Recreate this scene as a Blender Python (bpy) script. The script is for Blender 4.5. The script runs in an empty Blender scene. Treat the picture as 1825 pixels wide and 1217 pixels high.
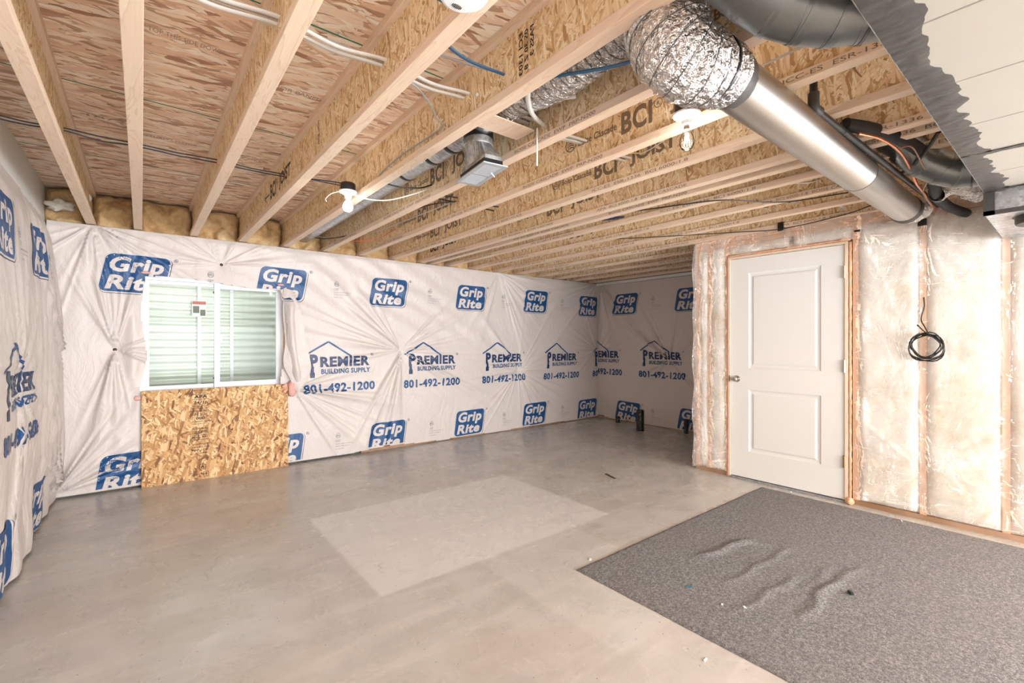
import bpy, bmesh, math, random
import numpy as np
from mathutils import Vector, noise as mnoise

# ------------------------------------------------------------------ camera, world, lights
SC = bpy.context.scene
COL = SC.collection
F, CX, CY, CAMH = 822.0, 912.5, 608.5, 1.30
YAW = math.atan2(CX - 252.0, F)
cam = bpy.data.objects.new('camera', bpy.data.cameras.new('camera'))
COL.objects.link(cam)
cam.location = (0, 0, CAMH)
cam.rotation_euler = (math.pi / 2, 0, -YAW)
cam.data.sensor_width = 36
cam.data.lens = F / 1825 * 36
cam.data.clip_start = 0.02
SC.camera = cam
SC.view_settings.view_transform = 'Standard'
SC.view_settings.look = 'None'
SC.view_settings.gamma = 1
SC.view_settings.use_curve_mapping = False
SC.view_settings.exposure = -0.10

W = bpy.data.worlds.new('world'); SC.world = W; W.use_nodes = True
W.node_tree.nodes['Background'].inputs[0].default_value = (0.80, 0.90, 1.0, 1)
W.node_tree.nodes['Background'].inputs[1].default_value = 2.9

def area(name, loc, rot, sx, sy, watts, col=(1, 1, 1)):
    l = bpy.data.lights.new(name, 'AREA'); l.shape = 'RECTANGLE'; l.size = sx; l.size_y = sy
    l.energy = watts; l.color = col
    o = bpy.data.objects.new(name, l); COL.objects.link(o); o.location = loc; o.rotation_euler = rot
    return o
# added fill lamp behind the camera, tilted up to brighten the ceiling
area('rear_fill', (1.6, -4.20, 1.15), (math.radians(138), 0, 0), 3.6, 1.8, 640, (0.93, 0.97, 1))
# second added fill lamp, behind the camera at the right, brightens the left wall
area('side_fill', (4.25, -2.6, 1.2), (math.radians(108), 0, math.radians(62)), 2.0, 1.6, 520, (0.93, 0.97, 1))

def bulb_light(name, loc, watts, r=0.04, col=(1, 0.96, 0.91)):
    l = bpy.data.lights.new(name, 'POINT'); l.energy = watts; l.shadow_soft_size = r; l.color = col
    o = bpy.data.objects.new(name, l); COL.objects.link(o); o.location = loc
    return o

# ------------------------------------------------------------------ helpers
def S(r, g, b):
    f = lambda c: (c / 255 / 12.92) if c / 255 <= 0.04045 else ((c / 255 + 0.055) / 1.055) ** 2.4
    return (f(r), f(g), f(b), 1)

def ray(px, py):
    u = px - CX; v = CY - py
    return (u * math.cos(YAW) + F * math.sin(YAW), -u * math.sin(YAW) + F * math.cos(YAW), v)
def PZ(px, py, z):
    r = ray(px, py); s = (z - CAMH) / r[2]; return Vector((r[0] * s, r[1] * s, z))
def PX(px, py, x):
    r = ray(px, py); s = x / r[0]; return Vector((x, r[1] * s, CAMH + r[2] * s))
def PY(px, py, y):
    r = ray(px, py); s = y / r[1]; return Vector((r[0] * s, y, CAMH + r[2] * s))

class MB:
    def __init__(s): s.v = []; s.f = []; s.m = []; s.cur = 0
    def add(s, vs, fs):
        n = len(s.v); s.v += [tuple(p) for p in vs]
        for f in fs: s.f.append(tuple(i + n for i in f)); s.m.append(s.cur)
    def box(s, x0, x1, y0, y1, z0, z1, bev=0.0):
        if bev <= 0:
            vs = [(x0,y0,z0),(x1,y0,z0),(x1,y1,z0),(x0,y1,z0),(x0,y0,z1),(x1,y0,z1),(x1,y1,z1),(x0,y1,z1)]
            s.add(vs, [(0,3,2,1),(4,5,6,7),(0,1,5,4),(1,2,6,5),(2,3,7,6),(3,0,4,7)])
        else:
            bm = bmesh.new(); bmesh.ops.create_cube(bm, size=1)
            for v in bm.verts:
                v.co = Vector(((x0+x1)/2 + v.co.x*(x1-x0), (y0+y1)/2 + v.co.y*(y1-y0), (z0+z1)/2 + v.co.z*(z1-z0)))
            bmesh.ops.bevel(bm, geom=bm.edges[:], offset=bev, segments=2, affect='EDGES', profile=0.6)
            bm.verts.index_update()
            s.add([v.co[:] for v in bm.verts], [[v.index for v in f.verts] for f in bm.faces]); bm.free()
    def quad(s, *p): s.add(p, [tuple(range(len(p)))])
    def tube(s, pts, r, n=8, cap=True, flat=1.0, smooth=0, up=None):
        pts = [Vector(p) for p in pts]
        if smooth and len(pts) > 2: pts = catmull(pts, smooth)
        N = len(pts); rs = r if hasattr(r, '__len__') else [r] * N
        if len(rs) != N: rs = [rs[min(len(rs)-1, int(i*(len(rs)-1)/(N-1)+.5))] for i in range(N)]
        t0 = (pts[1] - pts[0]).normalized()
        a = Vector(up) if up else (Vector((0, 0, 1)) if abs(t0.z) < 0.9 else Vector((1, 0, 0)))
        vs = []; pn = None
        for i in range(N):
            t = (pts[min(i+1, N-1)] - pts[max(i-1, 0)]).normalized()
            nn = (a - t * a.dot(t)) if pn is None or up else (pn - t * pn.dot(t))
            if nn.length < 1e-6: nn = t.orthogonal()
            nn.normalize(); pn = nn; b = t.cross(nn)
            for k in range(n):
                th = 2 * math.pi * k / n
                vs.append(pts[i] + nn * math.cos(th) * rs[i] * flat + b * math.sin(th) * rs[i])
        fs = [(i*n+k, i*n+(k+1) % n, (i+1)*n+(k+1) % n, (i+1)*n+k) for i in range(N-1) for k in range(n)]
        if cap: fs += [tuple(range(n-1, -1, -1)), tuple((N-1)*n+k for k in range(n))]
        s.add(vs, fs)
    def lathe(s, c, prof, n=24, axis='z'):
        vs = []
        for r, h in prof:
            for k in range(n):
                th = 2*math.pi*k/n; a = r*math.cos(th); b = r*math.sin(th)
                p = (a, b, h) if axis == 'z' else ((h, a, b) if axis == 'x' else (a, h, b))
                vs.append((c[0]+p[0], c[1]+p[1], c[2]+p[2]))
        m = len(prof)
        fs = [(i*n+k, i*n+(k+1) % n, (i+1)*n+(k+1) % n, (i+1)*n+k) for i in range(m-1) for k in range(n)]
        if prof[0][0] > 1e-4: fs.append(tuple(range(n-1, -1, -1)))
        if prof[-1][0] > 1e-4: fs.append(tuple((m-1)*n+k for k in range(n)))
        s.add(vs, fs)
    def build(s, name, mat, parent=None, smooth=False, fix=True):
        me = bpy.data.meshes.new(name)
        off = Vector(parent_loc(parent)) if parent else Vector((0, 0, 0))
        me.from_pydata([tuple(Vector(p) - off) for p in s.v], [], s.f)
        for m_ in (mat if isinstance(mat, (list, tuple)) else [mat]): me.materials.append(m_)
        if len(me.materials) > 1: me.polygons.foreach_set('material_index', s.m)
        if fix:
            bm = bmesh.new(); bm.from_mesh(me); bmesh.ops.recalc_face_normals(bm, faces=bm.faces); bm.to_mesh(me); bm.free()
        if smooth:
            me.shade_smooth()
            if smooth != 2:
                try: me.set_sharp_from_angle(angle=math.radians(40))
                except Exception: pass
        me.update()
        o = bpy.data.objects.new(name, me); COL.objects.link(o)
        LOCS[o.name] = tuple(off)
        if parent: o.parent = parent
        return o

LOCS = {}
def parent_loc(o):
    if o is None: return (0, 0, 0)
    l = Vector(LOCS.get(o.name, (0, 0, 0)))
    return l

def catmull(P, k):
    P = [P[0]*2 - P[1]] + list(P) + [P[-1]*2 - P[-2]]; out = []
    for i in range(1, len(P)-2):
        for j in range(k):
            t = j/k; a, b, c, d = P[i-1], P[i], P[i+1], P[i+2]
            out.append(0.5*((2*b) + (c-a)*t + (2*a-5*b+4*c-d)*t*t + (3*b-a-3*c+d)*t**3))
    out.append(P[-2]); return out

def thing(name, label, cat, loc=(0, 0, 0), group=None, kind=None):
    o = bpy.data.objects.new(name, None); COL.objects.link(o); o.location = loc; o.empty_display_size = 0.1
    LOCS[o.name] = tuple(loc)
    if label: o['label'] = label
    if cat: o['category'] = cat
    if group: o['group'] = group
    if kind: o['kind'] = kind
    return o
def tag(o, label, cat, group=None):
    o['label'] = label; o['category'] = cat
    if group: o['group'] = group
    return o
def struct(o, label=None, cat=None):
    o['kind'] = 'structure'
    if label: o['label'] = label
    if cat: o['category'] = cat
    return o

# vectorised value noise
_rng = np.random.RandomState(7)
_LAT = _rng.rand(256, 256)
def vn(u, v):
    u = np.asarray(u, float); v = np.asarray(v, float)
    iu = np.floor(u).astype(int); iv = np.floor(v).astype(int); fu = u-iu; fv = v-iv
    fu = fu*fu*(3-2*fu); fv = fv*fv*(3-2*fv)
    g = lambda a, b: _LAT[a & 255, b & 255]
    return (g(iu, iv)*(1-fu)+g(iu+1, iv)*fu)*(1-fv)+(g(iu, iv+1)*(1-fu)+g(iu+1, iv+1)*fu)*fv
def fbm(u, v, o=4):
    s = 0; a = 0.5; t = 0
    for k in range(o): s = s + a*vn(u*2**k+17*k, v*2**k+31*k); t += a; a *= .5
    return s/t
def sstep(a, b, x):
    t = np.clip((x-a)/(b-a), 0, 1); return t*t*(3-2*t)

# ------------------------------------------------------------------ materials
class NT:
    def __init__(s, name):
        s.m = bpy.data.materials.new(name); s.m.use_nodes = True; s.t = s.m.node_tree
        s.t.nodes.clear(); s.out = s.t.nodes.new('ShaderNodeOutputMaterial')
    def n(s, typ, ins=None, **kw):
        nd = s.t.nodes.new('ShaderNode' + typ)
        for k, v in kw.items(): setattr(nd, k, v)
        for k, v in (ins or {}).items(): s.set(nd.inputs[k], v)
        return nd
    def set(s, sock, v):
        if isinstance(v, bpy.types.NodeSocket): s.t.links.new(v, sock)
        elif isinstance(v, bpy.types.Node): s.t.links.new(v.outputs[0], sock)
        else: sock.default_value = v
    def math(s, op, a, b=0.0, clamp=False):
        nd = s.n('Math', operation=op, use_clamp=clamp); s.set(nd.inputs[0], a); s.set(nd.inputs[1], b); return nd.outputs[0]
    def mix(s, fac, a, b, bt='MIX'):
        nd = s.n('Mix', data_type='RGBA', blend_type=bt, clamp_factor=True)
        s.set(nd.inputs[0], fac); s.set(nd.inputs[6], a); s.set(nd.inputs[7], b); return nd.outputs[2]
    def ramp(s, fac, stops, interp='LINEAR'):
        nd = s.n('ValToRGB'); s.set(nd.inputs[0], fac); r = nd.color_ramp; r.interpolation = interp
        while len(r.elements) < len(stops): r.elements.new(0.5)
        for e, (p, c) in zip(r.elements, stops): e.position = p; e.color = c if hasattr(c, '__len__') else (c, c, c, 1)
        return nd.outputs[0]
    def noise(s, vec, scale, detail=4, rough=.55, dim='3D', dist=0.0):
        nd = s.n('TexNoise', {'Scale': scale, 'Detail': detail, 'Roughness': rough, 'Distortion': dist}, noise_dimensions=dim)
        if vec is not None: s.set(nd.inputs['Vector'], vec)
        return nd.outputs[0]
    def mapping(s, vec, loc=(0,0,0), rot=(0,0,0), sc=(1,1,1)):
        nd = s.n('Mapping', {'Location': loc, 'Rotation': rot, 'Scale': sc}); s.set(nd.inputs[0], vec); return nd.outputs[0]
    def obj(s): return s.n('TexCoord').outputs['Object']
    def bump(s, h, strength=.3, dist=.01, normal=None):
        nd = s.n('Bump', {'Strength': strength, 'Distance': dist}); s.set(nd.inputs['Height'], h)
        if normal is not None: s.set(nd.inputs['Normal'], normal)
        return nd.outputs[0]
    def bsdf(s, **ins):
        nd = s.n('BsdfPrincipled')
        for k, v in ins.items(): s.set(nd.inputs[k.replace('_', ' ')], v)
        s.t.links.new(nd.outputs[0], s.out.inputs[0]); return nd
    def surf(s, sh): s.set(s.out.inputs[0], sh)

def simple(name, col, rough=.5, metal=0.0, bump=0.0, bscale=60, var=0.0, coat=0.0, spec=0.5):
    t = NT(name); c = col; v = t.obj()
    if var > 0:
        nz = t.noise(v, 9, 4)
        c = t.mix(nz, tuple(x*(1-var) for x in col[:3])+(1,), tuple(min(1, x*(1+var)) for x in col[:3])+(1,))
    kw = dict(Base_Color=c, Roughness=rough, Metallic=metal)
    if bump > 0: kw['Normal'] = t.bump(t.noise(v, bscale, 3), bump, .004)
    b = t.bsdf(**kw)
    b.inputs['Coat Weight'].default_value = coat
    b.inputs['Specular IOR Level'].default_value = spec
    return t.m

def osb(name, plane, main, cols, L=.075, Wd=.016, spread=.55, rnd=True, contrast=1.0):
    """overlapping wood strands: several layers of stretched, turned cells; 'plane' picks the two axes"""
    t = NT(name); v = t.obj()
    sp = t.n('SeparateXYZ', {0: v}); a, b = {'yz': (1, 2), 'xy': (0, 1), 'xz': (0, 2)}[plane]
    cv = t.n('CombineXYZ', {0: sp.outputs[a], 1: sp.outputs[b], 2: 0.0}).outputs[0]
    if rnd:
        oi = t.n('ObjectInfo').outputs['Random']
        cv = t.n('VectorMath', {0: cv, 1: t.n('CombineXYZ', {0: t.math('MULTIPLY', oi, 37.0), 1: t.math('MULTIPLY', oi, 11.0)})}, operation='ADD').outputs[0]
    wob = t.n('TexNoise', {'Scale': 14.0, 'Detail': 2.0}, noise_dimensions='2D'); t.set(wob.inputs[0], cv)
    wv = t.n('VectorMath', {0: wob.outputs[1], 1: (.5, .5, .5)}, operation='SUBTRACT').outputs[0]
    wv = t.n('VectorMath', {0: wv, 1: (.022, .022, 0)}, operation='MULTIPLY').outputs[0]
    cv2 = t.n('VectorMath', {0: cv, 1: wv}, operation='ADD').outputs[0]
    colr = None; hgt = None
    angs = [0, .3, -.35, .75, -.7, .12]
    R = random.Random(len(name))
    for k, an in enumerate(angs):
        ang = main + an*spread/.55
        mp = t.mapping(cv2, loc=(R.random()*5, R.random()*5, 0), rot=(0, 0, ang), sc=(1, 1, 1))
        f = [1, .8, 1.15, .9, 1.3, 1.0][k]
        mp = t.n('VectorMath', {0: mp, 1: (1/L*f, 1/Wd*f, 1)}, operation='MULTIPLY').outputs[0]
        vo = t.n('TexVoronoi', {'Scale': 1.0, 'Randomness': 1.0}, voronoi_dimensions='2D'); t.set(vo.inputs[0], mp)
        sc = t.n('SeparateColor', {0: vo.outputs['Color']})
        st = t.ramp(sc.outputs[1], cols, 'LINEAR')
        g = t.noise(t.n('VectorMath', {0: mp, 1: (1.0, 7.0, 1)}, operation='MULTIPLY').outputs[0], 1.2, 2, .6, '2D')
        st = t.mix(t.math('MULTIPLY', t.math('SUBTRACT', g, .5, True), .85*contrast, True), st, cols[0][1])
        ed = t.math('GREATER_THAN', vo.outputs['Distance'], .70)
        st = t.mix(t.math('MULTIPLY', ed, .6), st, cols[0][1])
        if colr is None: colr = st; hgt = sc.outputs[2]
        else:
            msk = t.math('GREATER_THAN', sc.outputs[0], [0, .45, .5, .62, .68, .6][k])
            colr = t.mix(msk, colr, st)
            hm = t.n('Mix', data_type='FLOAT'); t.set(hm.inputs[0], msk); t.set(hm.inputs[2], hgt); t.set(hm.inputs[3], sc.outputs[2]); hgt = hm.outputs[0]
    t.bsdf(Base_Color=colr, Roughness=.68, Normal=t.bump(hgt, .35, .003))
    return t.m

def lumber(name, base, dark, axis=1):
    t = NT(name); v = t.obj(); oi = t.n('ObjectInfo').outputs['Random']
    v = t.n('VectorMath', {0: v, 1: t.n('CombineXYZ', {0: t.math('MULTIPLY', oi, 23.), 1: t.math('MULTIPLY', oi, 9.), 2: t.math('MULTIPLY', oi, 5.)})}, operation='ADD').outputs[0]
    sc = [11, 11, 11]; sc[axis] = 1.1
    mp = t.mapping(v, sc=tuple(sc))
    n1 = t.noise(mp, 1.3, 3, .5, dist=.6)
    rings = t.math('FRACT', t.math('MULTIPLY', n1, 9.0))
    rg = t.ramp(rings, [(0, 0.0), (.75, .15), (.92, .55), (1, 0.0)])
    fi = list(sc); fi = [x*14 for x in sc]; fi[axis] = 3
    n2 = t.noise(t.mapping(v, sc=tuple(fi)), 1.0, 2)
    big = t.noise(v, 1.7, 2)
    c = t.mix(rg, base, dark)
    c = t.mix(t.math('MULTIPLY', n2, .35), c, dark)
    c = t.mix(t.ramp(big, [(.35, 0.0), (.7, .45)]), c, S(232, 198, 180))
    # knots
    kv = [5, 5, 5]; kv[axis] = 1.1
    vo = t.n('TexVoronoi', {'Scale': 1.0, 'Randomness': 1.0}); t.set(vo.inputs[0], t.mapping(v, sc=tuple(kv)))
    kn = t.ramp(vo.outputs['Distance'], [(0.0, 1.0), (.045, .9), (.075, 0.0)])
    c = t.mix(t.math('MULTIPLY', kn, .8), c, S(140, 88, 52))
    t.bsdf(Base_Color=c, Roughness=.62, Normal=t.bump(n2, .15, .002))
    return t.m

M = {}
M['osb_web'] = osb('osb_web', 'yz', math.pi/2, [(0, S(184, 144, 96)), (.25, S(228, 196, 150)), (.6, S(243, 217, 176)), (1, S(253, 239, 210))], L=.075, Wd=.0105, spread=.7)
M['osb_subfloor'] = osb('osb_subfloor', 'xy', 0.12, [(0, S(170, 128, 102)), (.25, S(234, 199, 170)), (.6, S(247, 222, 198)), (1, S(254, 242, 226))], L=.15, Wd=.026, spread=.34)
M['osb_board'] = osb('osb_board', 'xz', math.pi/2, [(0, S(112, 70, 36)), (.2, S(182, 132, 80)), (.6, S(212, 168, 114)), (1, S(234, 204, 158))], L=.075, Wd=.017, spread=.75, contrast=1.2)
M['flange'] = lumber('flange_lumber', S(242, 222, 198), S(208, 174, 140), 1)
M['stud'] = lumber('stud_lumber', S(222, 180, 145), S(180, 130, 96), 2)
M['plate'] = lumber('plate_lumber', S(206, 162, 120), S(168, 120, 84), 1)
M['jamb'] = lumber('jamb_lumber', S(240, 224, 202), S(214, 184, 152), 2)
M['treated'] = lumber('treated_lumber', S(146, 108, 70), S(104, 72, 42), 1)
M['ink'] = simple('black_ink', S(66, 54, 44), .7, var=.25)
M['ink2'] = simple('faded_ink', S(126, 108, 90), .7, var=.3)
M['ink3'] = simple('worn_ink', S(168, 142, 124), .7, var=.3)
M['white'] = simple('white_paint', S(232, 230, 226), .42)
M['vinyl'] = simple('white_vinyl', S(238, 240, 242), .35)
M['black'] = simple('black_plastic', S(30, 29, 29), .45)
M['rubber'] = simple('black_rubber_foam', S(34, 32, 32), .72, bump=.4, bscale=90)
M['blue_cable'] = simple('blue_cable', S(52, 100, 140), .4)
M['navy_cable'] = simple('dark_blue_cable', S(26, 44, 70), .4)
M['white_cable'] = simple('white_cable', S(226, 222, 216), .42)
M['grey_cable'] = simple('grey_cable', S(168, 166, 164), .4)
M['pex'] = simple('white_pex', S(222, 220, 216), .3)
M['yellow_cable'] = simple('yellow_cable', S(226, 206, 148), .4)
M['copper'] = simple('copper', S(214, 138, 104), .3, 1.0)
M['redcord'] = simple('orange_cord', S(214, 92, 58), .6)
M['nickel'] = simple('satin_nickel', S(190, 184, 176), .28, 1.0)
M['brass'] = simple('aged_brass', S(176, 150, 110), .38, 1.0)
M['tape'] = simple('black_tape', S(24, 24, 26), .3)
M['abs'] = None
M['green'] = simple('green_panel_edge', S(40, 128, 100), .6)
M['mastic'] = simple('grey_mastic', S(62, 58, 56), .5, bump=.6, bscale=30, var=.2)
M['cream_metal'] = simple('primed_duct_metal', S(164, 157, 147), .45, .0, var=.03)
M['screw'] = simple('screw_steel', S(120, 116, 110), .35, 1.0)
M['paper'] = simple('white_label', S(236, 236, 230), .5)
M['redlabel'] = simple('red_label', S(190, 96, 84), .5)
M['greylabel'] = simple('grey_label', S(110, 108, 100), .5)
M['teal'] = simple('teal_scrap', S(20, 110, 124), .5)
M['porcelain'] = simple('porcelain', S(240, 240, 238), .18, coat=.4)

def m_galv():
    t = NT('galvanised_steel'); v = t.obj()
    st = t.noise(t.mapping(v, sc=(1.2, 26, 26)), 1.0, 3)
    n = t.noise(v, 22, 3)
    c = t.mix(st, S(168, 164, 158), S(198, 195, 190))
    t.bsdf(Base_Color=c, Metallic=1.0, Roughness=t.math('ADD', t.math('MULTIPLY', st, .16), .27), Normal=t.bump(n, .05, .004))
    return t.m
M['galv'] = m_galv()
M['coil'] = simple('steel_coil', S(112, 108, 106), .35, .9)
M['galv_dark'] = simple('sealed_galvanised', S(120, 124, 124), .33, .85, var=.12)
def m_galv2():
    t = NT('dull_galvanised'); v = t.obj()
    vo = t.n('TexVoronoi', {'Scale': 60.0}); t.set(vo.inputs[0], v)
    c = t.mix(t.n('SeparateColor', {0: vo.outputs['Color']}).outputs[0], S(168, 172, 176), S(206, 208, 210))
    mn = t.ramp(t.noise(t.mapping(v, sc=(8, 8, 8)), 1.2, 4), [(.56, 0.0), (.62, .35)])
    c = t.mix(mn, c, S(92, 90, 88))
    t.bsdf(Base_Color=c, Metallic=.85, Roughness=.36)
    return t.m
M['galv2'] = m_galv2()
def m_foil():
    t = NT('crumpled_foil'); v = t.obj()
    vo = t.n('TexVoronoi', {'Scale': 42.0, 'Randomness': 1.0}, feature='F1'); t.set(vo.inputs[0], t.mapping(v, sc=(1, 1, 1)))
    vd = t.noise(v, 55, 3, .6, dist=1.5)
    vo2 = t.n('TexVoronoi', {'Scale': 90.0}, feature='F2'); t.set(vo2.inputs[0], v)
    h = t.math('ADD', t.math('ADD', vo.outputs['Distance'], t.math('MULTIPLY', vd, 1.3)), t.math('MULTIPLY', vo2.outputs['Distance'], .5))
    t.bsdf(Base_Color=S(218, 216, 214), Metallic=1.0, Roughness=.17, Normal=t.bump(h, 1.0, .011))
    return t.m
M['foil'] = m_foil()

# --- printed vapour-barrier facing; the print shares its fine creases
def facing_nodes(t):
    v = t.obj()
    n1 = t.noise(t.mapping(v, sc=(3, 3, 1.6)), 2.0, 5, .6, dist=2.4)
    w = t.n('TexWave', {'Scale': 2.2, 'Distortion': 9.0, 'Detail': 3.0, 'Detail Scale': 1.4}, wave_type='BANDS', bands_direction='DIAGONAL'); t.set(w.inputs[0], v)
    weave = t.noise(t.mapping(v, sc=(60, 60, 400)), 1.0, 1)
    h = t.math('ADD', t.math('MULTIPLY', n1, 1.0), t.math('MULTIPLY', w.outputs[0], .10))
    h = t.math('ADD', h, t.math('MULTIPLY', weave, .02))
    return v, t.bump(h, .5, .02)
def m_facing():
    t = NT('white_vinyl_facing'); v, nrm = facing_nodes(t)
    n = t.noise(v, 1.8, 4)
    fi = t.noise(t.mapping(v, sc=(240, 240, 30)), 1.0, 2)
    c = t.mix(n, S(202, 192, 186), S(213, 204, 199))
    c = t.mix(t.math('MULTIPLY', fi, .25), c, S(206, 194, 186))
    t.bsdf(Base_Color=c, Roughness=.42, Normal=nrm)
    return t.m
M['facing'] = m_facing()
def m_facing_ink(name, c1, c2):
    t = NT(name); v, nrm = facing_nodes(t)
    n = t.noise(v, 40, 3)
    t.bsdf(Base_Color=t.mix(n, c1, c2), Roughness=.42, Normal=nrm)
    return t.m
M['blue_ink'] = m_facing_ink('blue_ink', S(6, 62, 112), S(16, 80, 134))
M['navy_ink'] = m_facing_ink('dark_blue_ink', S(14, 40, 80), S(22, 54, 98))
M['grey_ink'] = m_facing_ink('grey_ink', S(92, 92, 104), S(124, 122, 130))

def m_concrete():
    t = NT('concrete_floor'); v = t.obj()
    big = t.noise(v, .55, 5, .6, dist=.4); mid = t.noise(v, 3.2, 6, .6, dist=.6); fine = t.noise(v, 90, 4, .7)
    tro = t.noise(t.mapping(v, rot=(0, 0, .5), sc=(1.2, 6, 1)), 1.2, 5, .65, dist=.8)
    c = t.mix(t.ramp(big, [(.3, 0.0), (.7, 1.0)]), S(184, 179, 173), S(203, 199, 195))
    c = t.mix(t.ramp(mid, [(.35, .0), (.65, .55)]), c, S(168, 162, 154))
    c = t.mix(t.ramp(tro, [(.45, .0), (.75, .45)]), c, S(222, 217, 211))
    # warm stains towards the rug side
    stn = t.ramp(t.noise(t.mapping(v, loc=(3, 1, 0)), 1.1, 5, .6), [(.52, 0.0), (.68, .5)])
    c = t.mix(stn, c, S(184, 172, 157))
    sp = t.n('SeparateXYZ', {0: v})
    # paler clean rectangle where something lay on the slab
    def win(s, a, b, w=.015): 
        nz = t.math('MULTIPLY', t.math('SUBTRACT', t.noise(v, 7, 3), .5), .03)
        s2 = t.math('ADD', s, nz)
        m1 = t.n('MapRange', {1: a-w, 2: a+w}, interpolation_type='SMOOTHSTEP'); t.set(m1.inputs[0], s2)
        m2 = t.n('MapRange', {1: b-w, 2: b+w, 3: 1.0, 4: 0.0}, interpolation_type='SMOOTHSTEP'); t.set(m2.inputs[0], s2)
        return t.math('MULTIPLY', m1.outputs[0], m2.outputs[0])
    rect = t.math('MULTIPLY', win(sp.outputs[0], .95, 2.75), win(sp.outputs[1], 2.25, 3.55))
    rect2 = t.math('MULTIPLY', win(sp.outputs[0], 1.55, 2.35), win(sp.outputs[1], 1.2, 2.6))
    c = t.mix(t.math('MULTIPLY', rect, .62), c, S(228, 225, 222))
    c = t.mix(t.math('MULTIPLY', rect2, .22), c, S(220, 217, 214))
    # white drywall-mud splashes along one line
    spl = t.math('MULTIPLY', t.math('MULTIPLY', win(sp.outputs[1], 3.15, 3.62, .08), win(sp.outputs[0], .8, 2.6, .1)), t.ramp(t.noise(v, 11, 3), [(.62, 0.0), (.66, .85)]))
    c = t.mix(spl, c, S(226, 222, 216))
    # pits and specks
    vo = t.n('TexVoronoi', {'Scale': 16.0, 'Randomness': 1.0}, voronoi_dimensions='2D'); t.set(vo.inputs[0], v)
    pit = t.math('MULTIPLY', t.ramp(vo.outputs['Distance'], [(.0, 1.0), (.035, 1.0), (.06, 0.0)]), t.math('GREATER_THAN', t.n('SeparateColor', {0: vo.outputs['Color']}).outputs[0], .82))
    c = t.mix(t.math('MULTIPLY', pit, .7), c, S(92, 86, 80))
    # hairline cracks
    ve = t.n('TexVoronoi', {'Scale': .9}, voronoi_dimensions='2D', feature='DISTANCE_TO_EDGE'); 
    wv = t.n('TexNoise', {'Scale': 5.0, 'Detail': 4.0}); t.set(wv.inputs[0], v)
    t.set(ve.inputs[0], t.n('VectorMath', {0: v, 1: t.n('VectorMath', {0: wv.outputs[1], 1: (.18, .18, 0)}, operation='MULTIPLY').outputs[0]}, operation='ADD').outputs[0])
    cr = t.math('MULTIPLY', t.ramp(ve.outputs['Distance'], [(0.0, 1.0), (.004, 0.0)]), t.math('GREATER_THAN', t.noise(v, .9, 2), .56))
    c = t.mix(t.math('MULTIPLY', cr, .4), c, S(110, 102, 94))
    c = t.mix(t.math('MULTIPLY', fine, .18), c, S(120, 112, 104))
    rg = t.math('ADD', t.math('MULTIPLY', mid, .20), .17)
    h = t.math('SUBTRACT', t.math('ADD', t.math('MULTIPLY', mid, .6), t.math('MULTIPLY', fine, .12)), t.math('MULTIPLY', pit, .3))
    b = t.bsdf(Base_Color=c, Roughness=rg, Normal=t.bump(h, .16, .012))
    b.inputs['Specular IOR Level'].default_value = .55
    return t.m
M['concrete'] = m_concrete()
M['conc_wall'] = simple('poured_concrete_wall', S(226, 222, 216), .7, bump=.3, bscale=20, var=.03)
M['conc_dark'] = simple('grey_foundation', S(170, 166, 160), .8, bump=.3, bscale=20, var=.08)

def m_rug():
    t = NT('grey_needle_felt'); v = t.obj()
    a = t.noise(v, 210, 3, .8); b = t.noise(v, 75, 3, .7); big = t.noise(v, 1.7, 4, .6)
    f = t.math('ADD', t.math('MULTIPLY', a, .6), t.math('MULTIPLY', b, .4))
    c = t.ramp(f, [(.38, S(58, 58, 61)), (.5, S(106, 105, 106)), (.62, S(166, 164, 164))])
    c = t.mix(t.ramp(big, [(.35, 0.0), (.7, .35)]), c, S(118, 111, 106))
    t.bsdf(Base_Color=c, Roughness=.95, Normal=t.bump(f, .6, .005))
    return t.m
M['rug'] = m_rug()

def m_batt(name, a, b, c3, sc=5):
    t = NT(name); v = t.obj()
    n = t.noise(v, sc, 5, .65, dist=.8); f = t.noise(v, 45, 4, .7, dist=.5)
    c = t.ramp(n, [(.25, a), (.5, b), (.78, c3)])
    t.bsdf(Base_Color=c, Roughness=.95, Normal=t.bump(t.math('ADD', n, t.math('MULTIPLY', f, .4)), .6, .02))
    return t.m
M['amber_batt'] = m_batt('amber_fibreglass', S(140, 104, 66), S(196, 160, 112), S(228, 204, 164))
M['cream_batt'] = m_batt('cream_fibreglass', S(196, 176, 148), S(228, 221, 210), S(240, 236, 230), 3.0)
M['pink_batt'] = m_batt('pink_fibreglass', S(190, 120, 110), S(224, 168, 156), S(240, 200, 190))
def m_foam():
    t = NT('orange_foam'); v = t.obj(); n = t.noise(v, 26, 5, .7)
    t.bsdf(Base_Color=t.ramp(n, [(.3, S(226, 140, 92)), (.5, S(240, 180, 138)), (.75, S(250, 216, 188))]), Roughness=.6, Normal=t.bump(n, .8, .01))
    return t.m
M['foam'] = m_foam()
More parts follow.
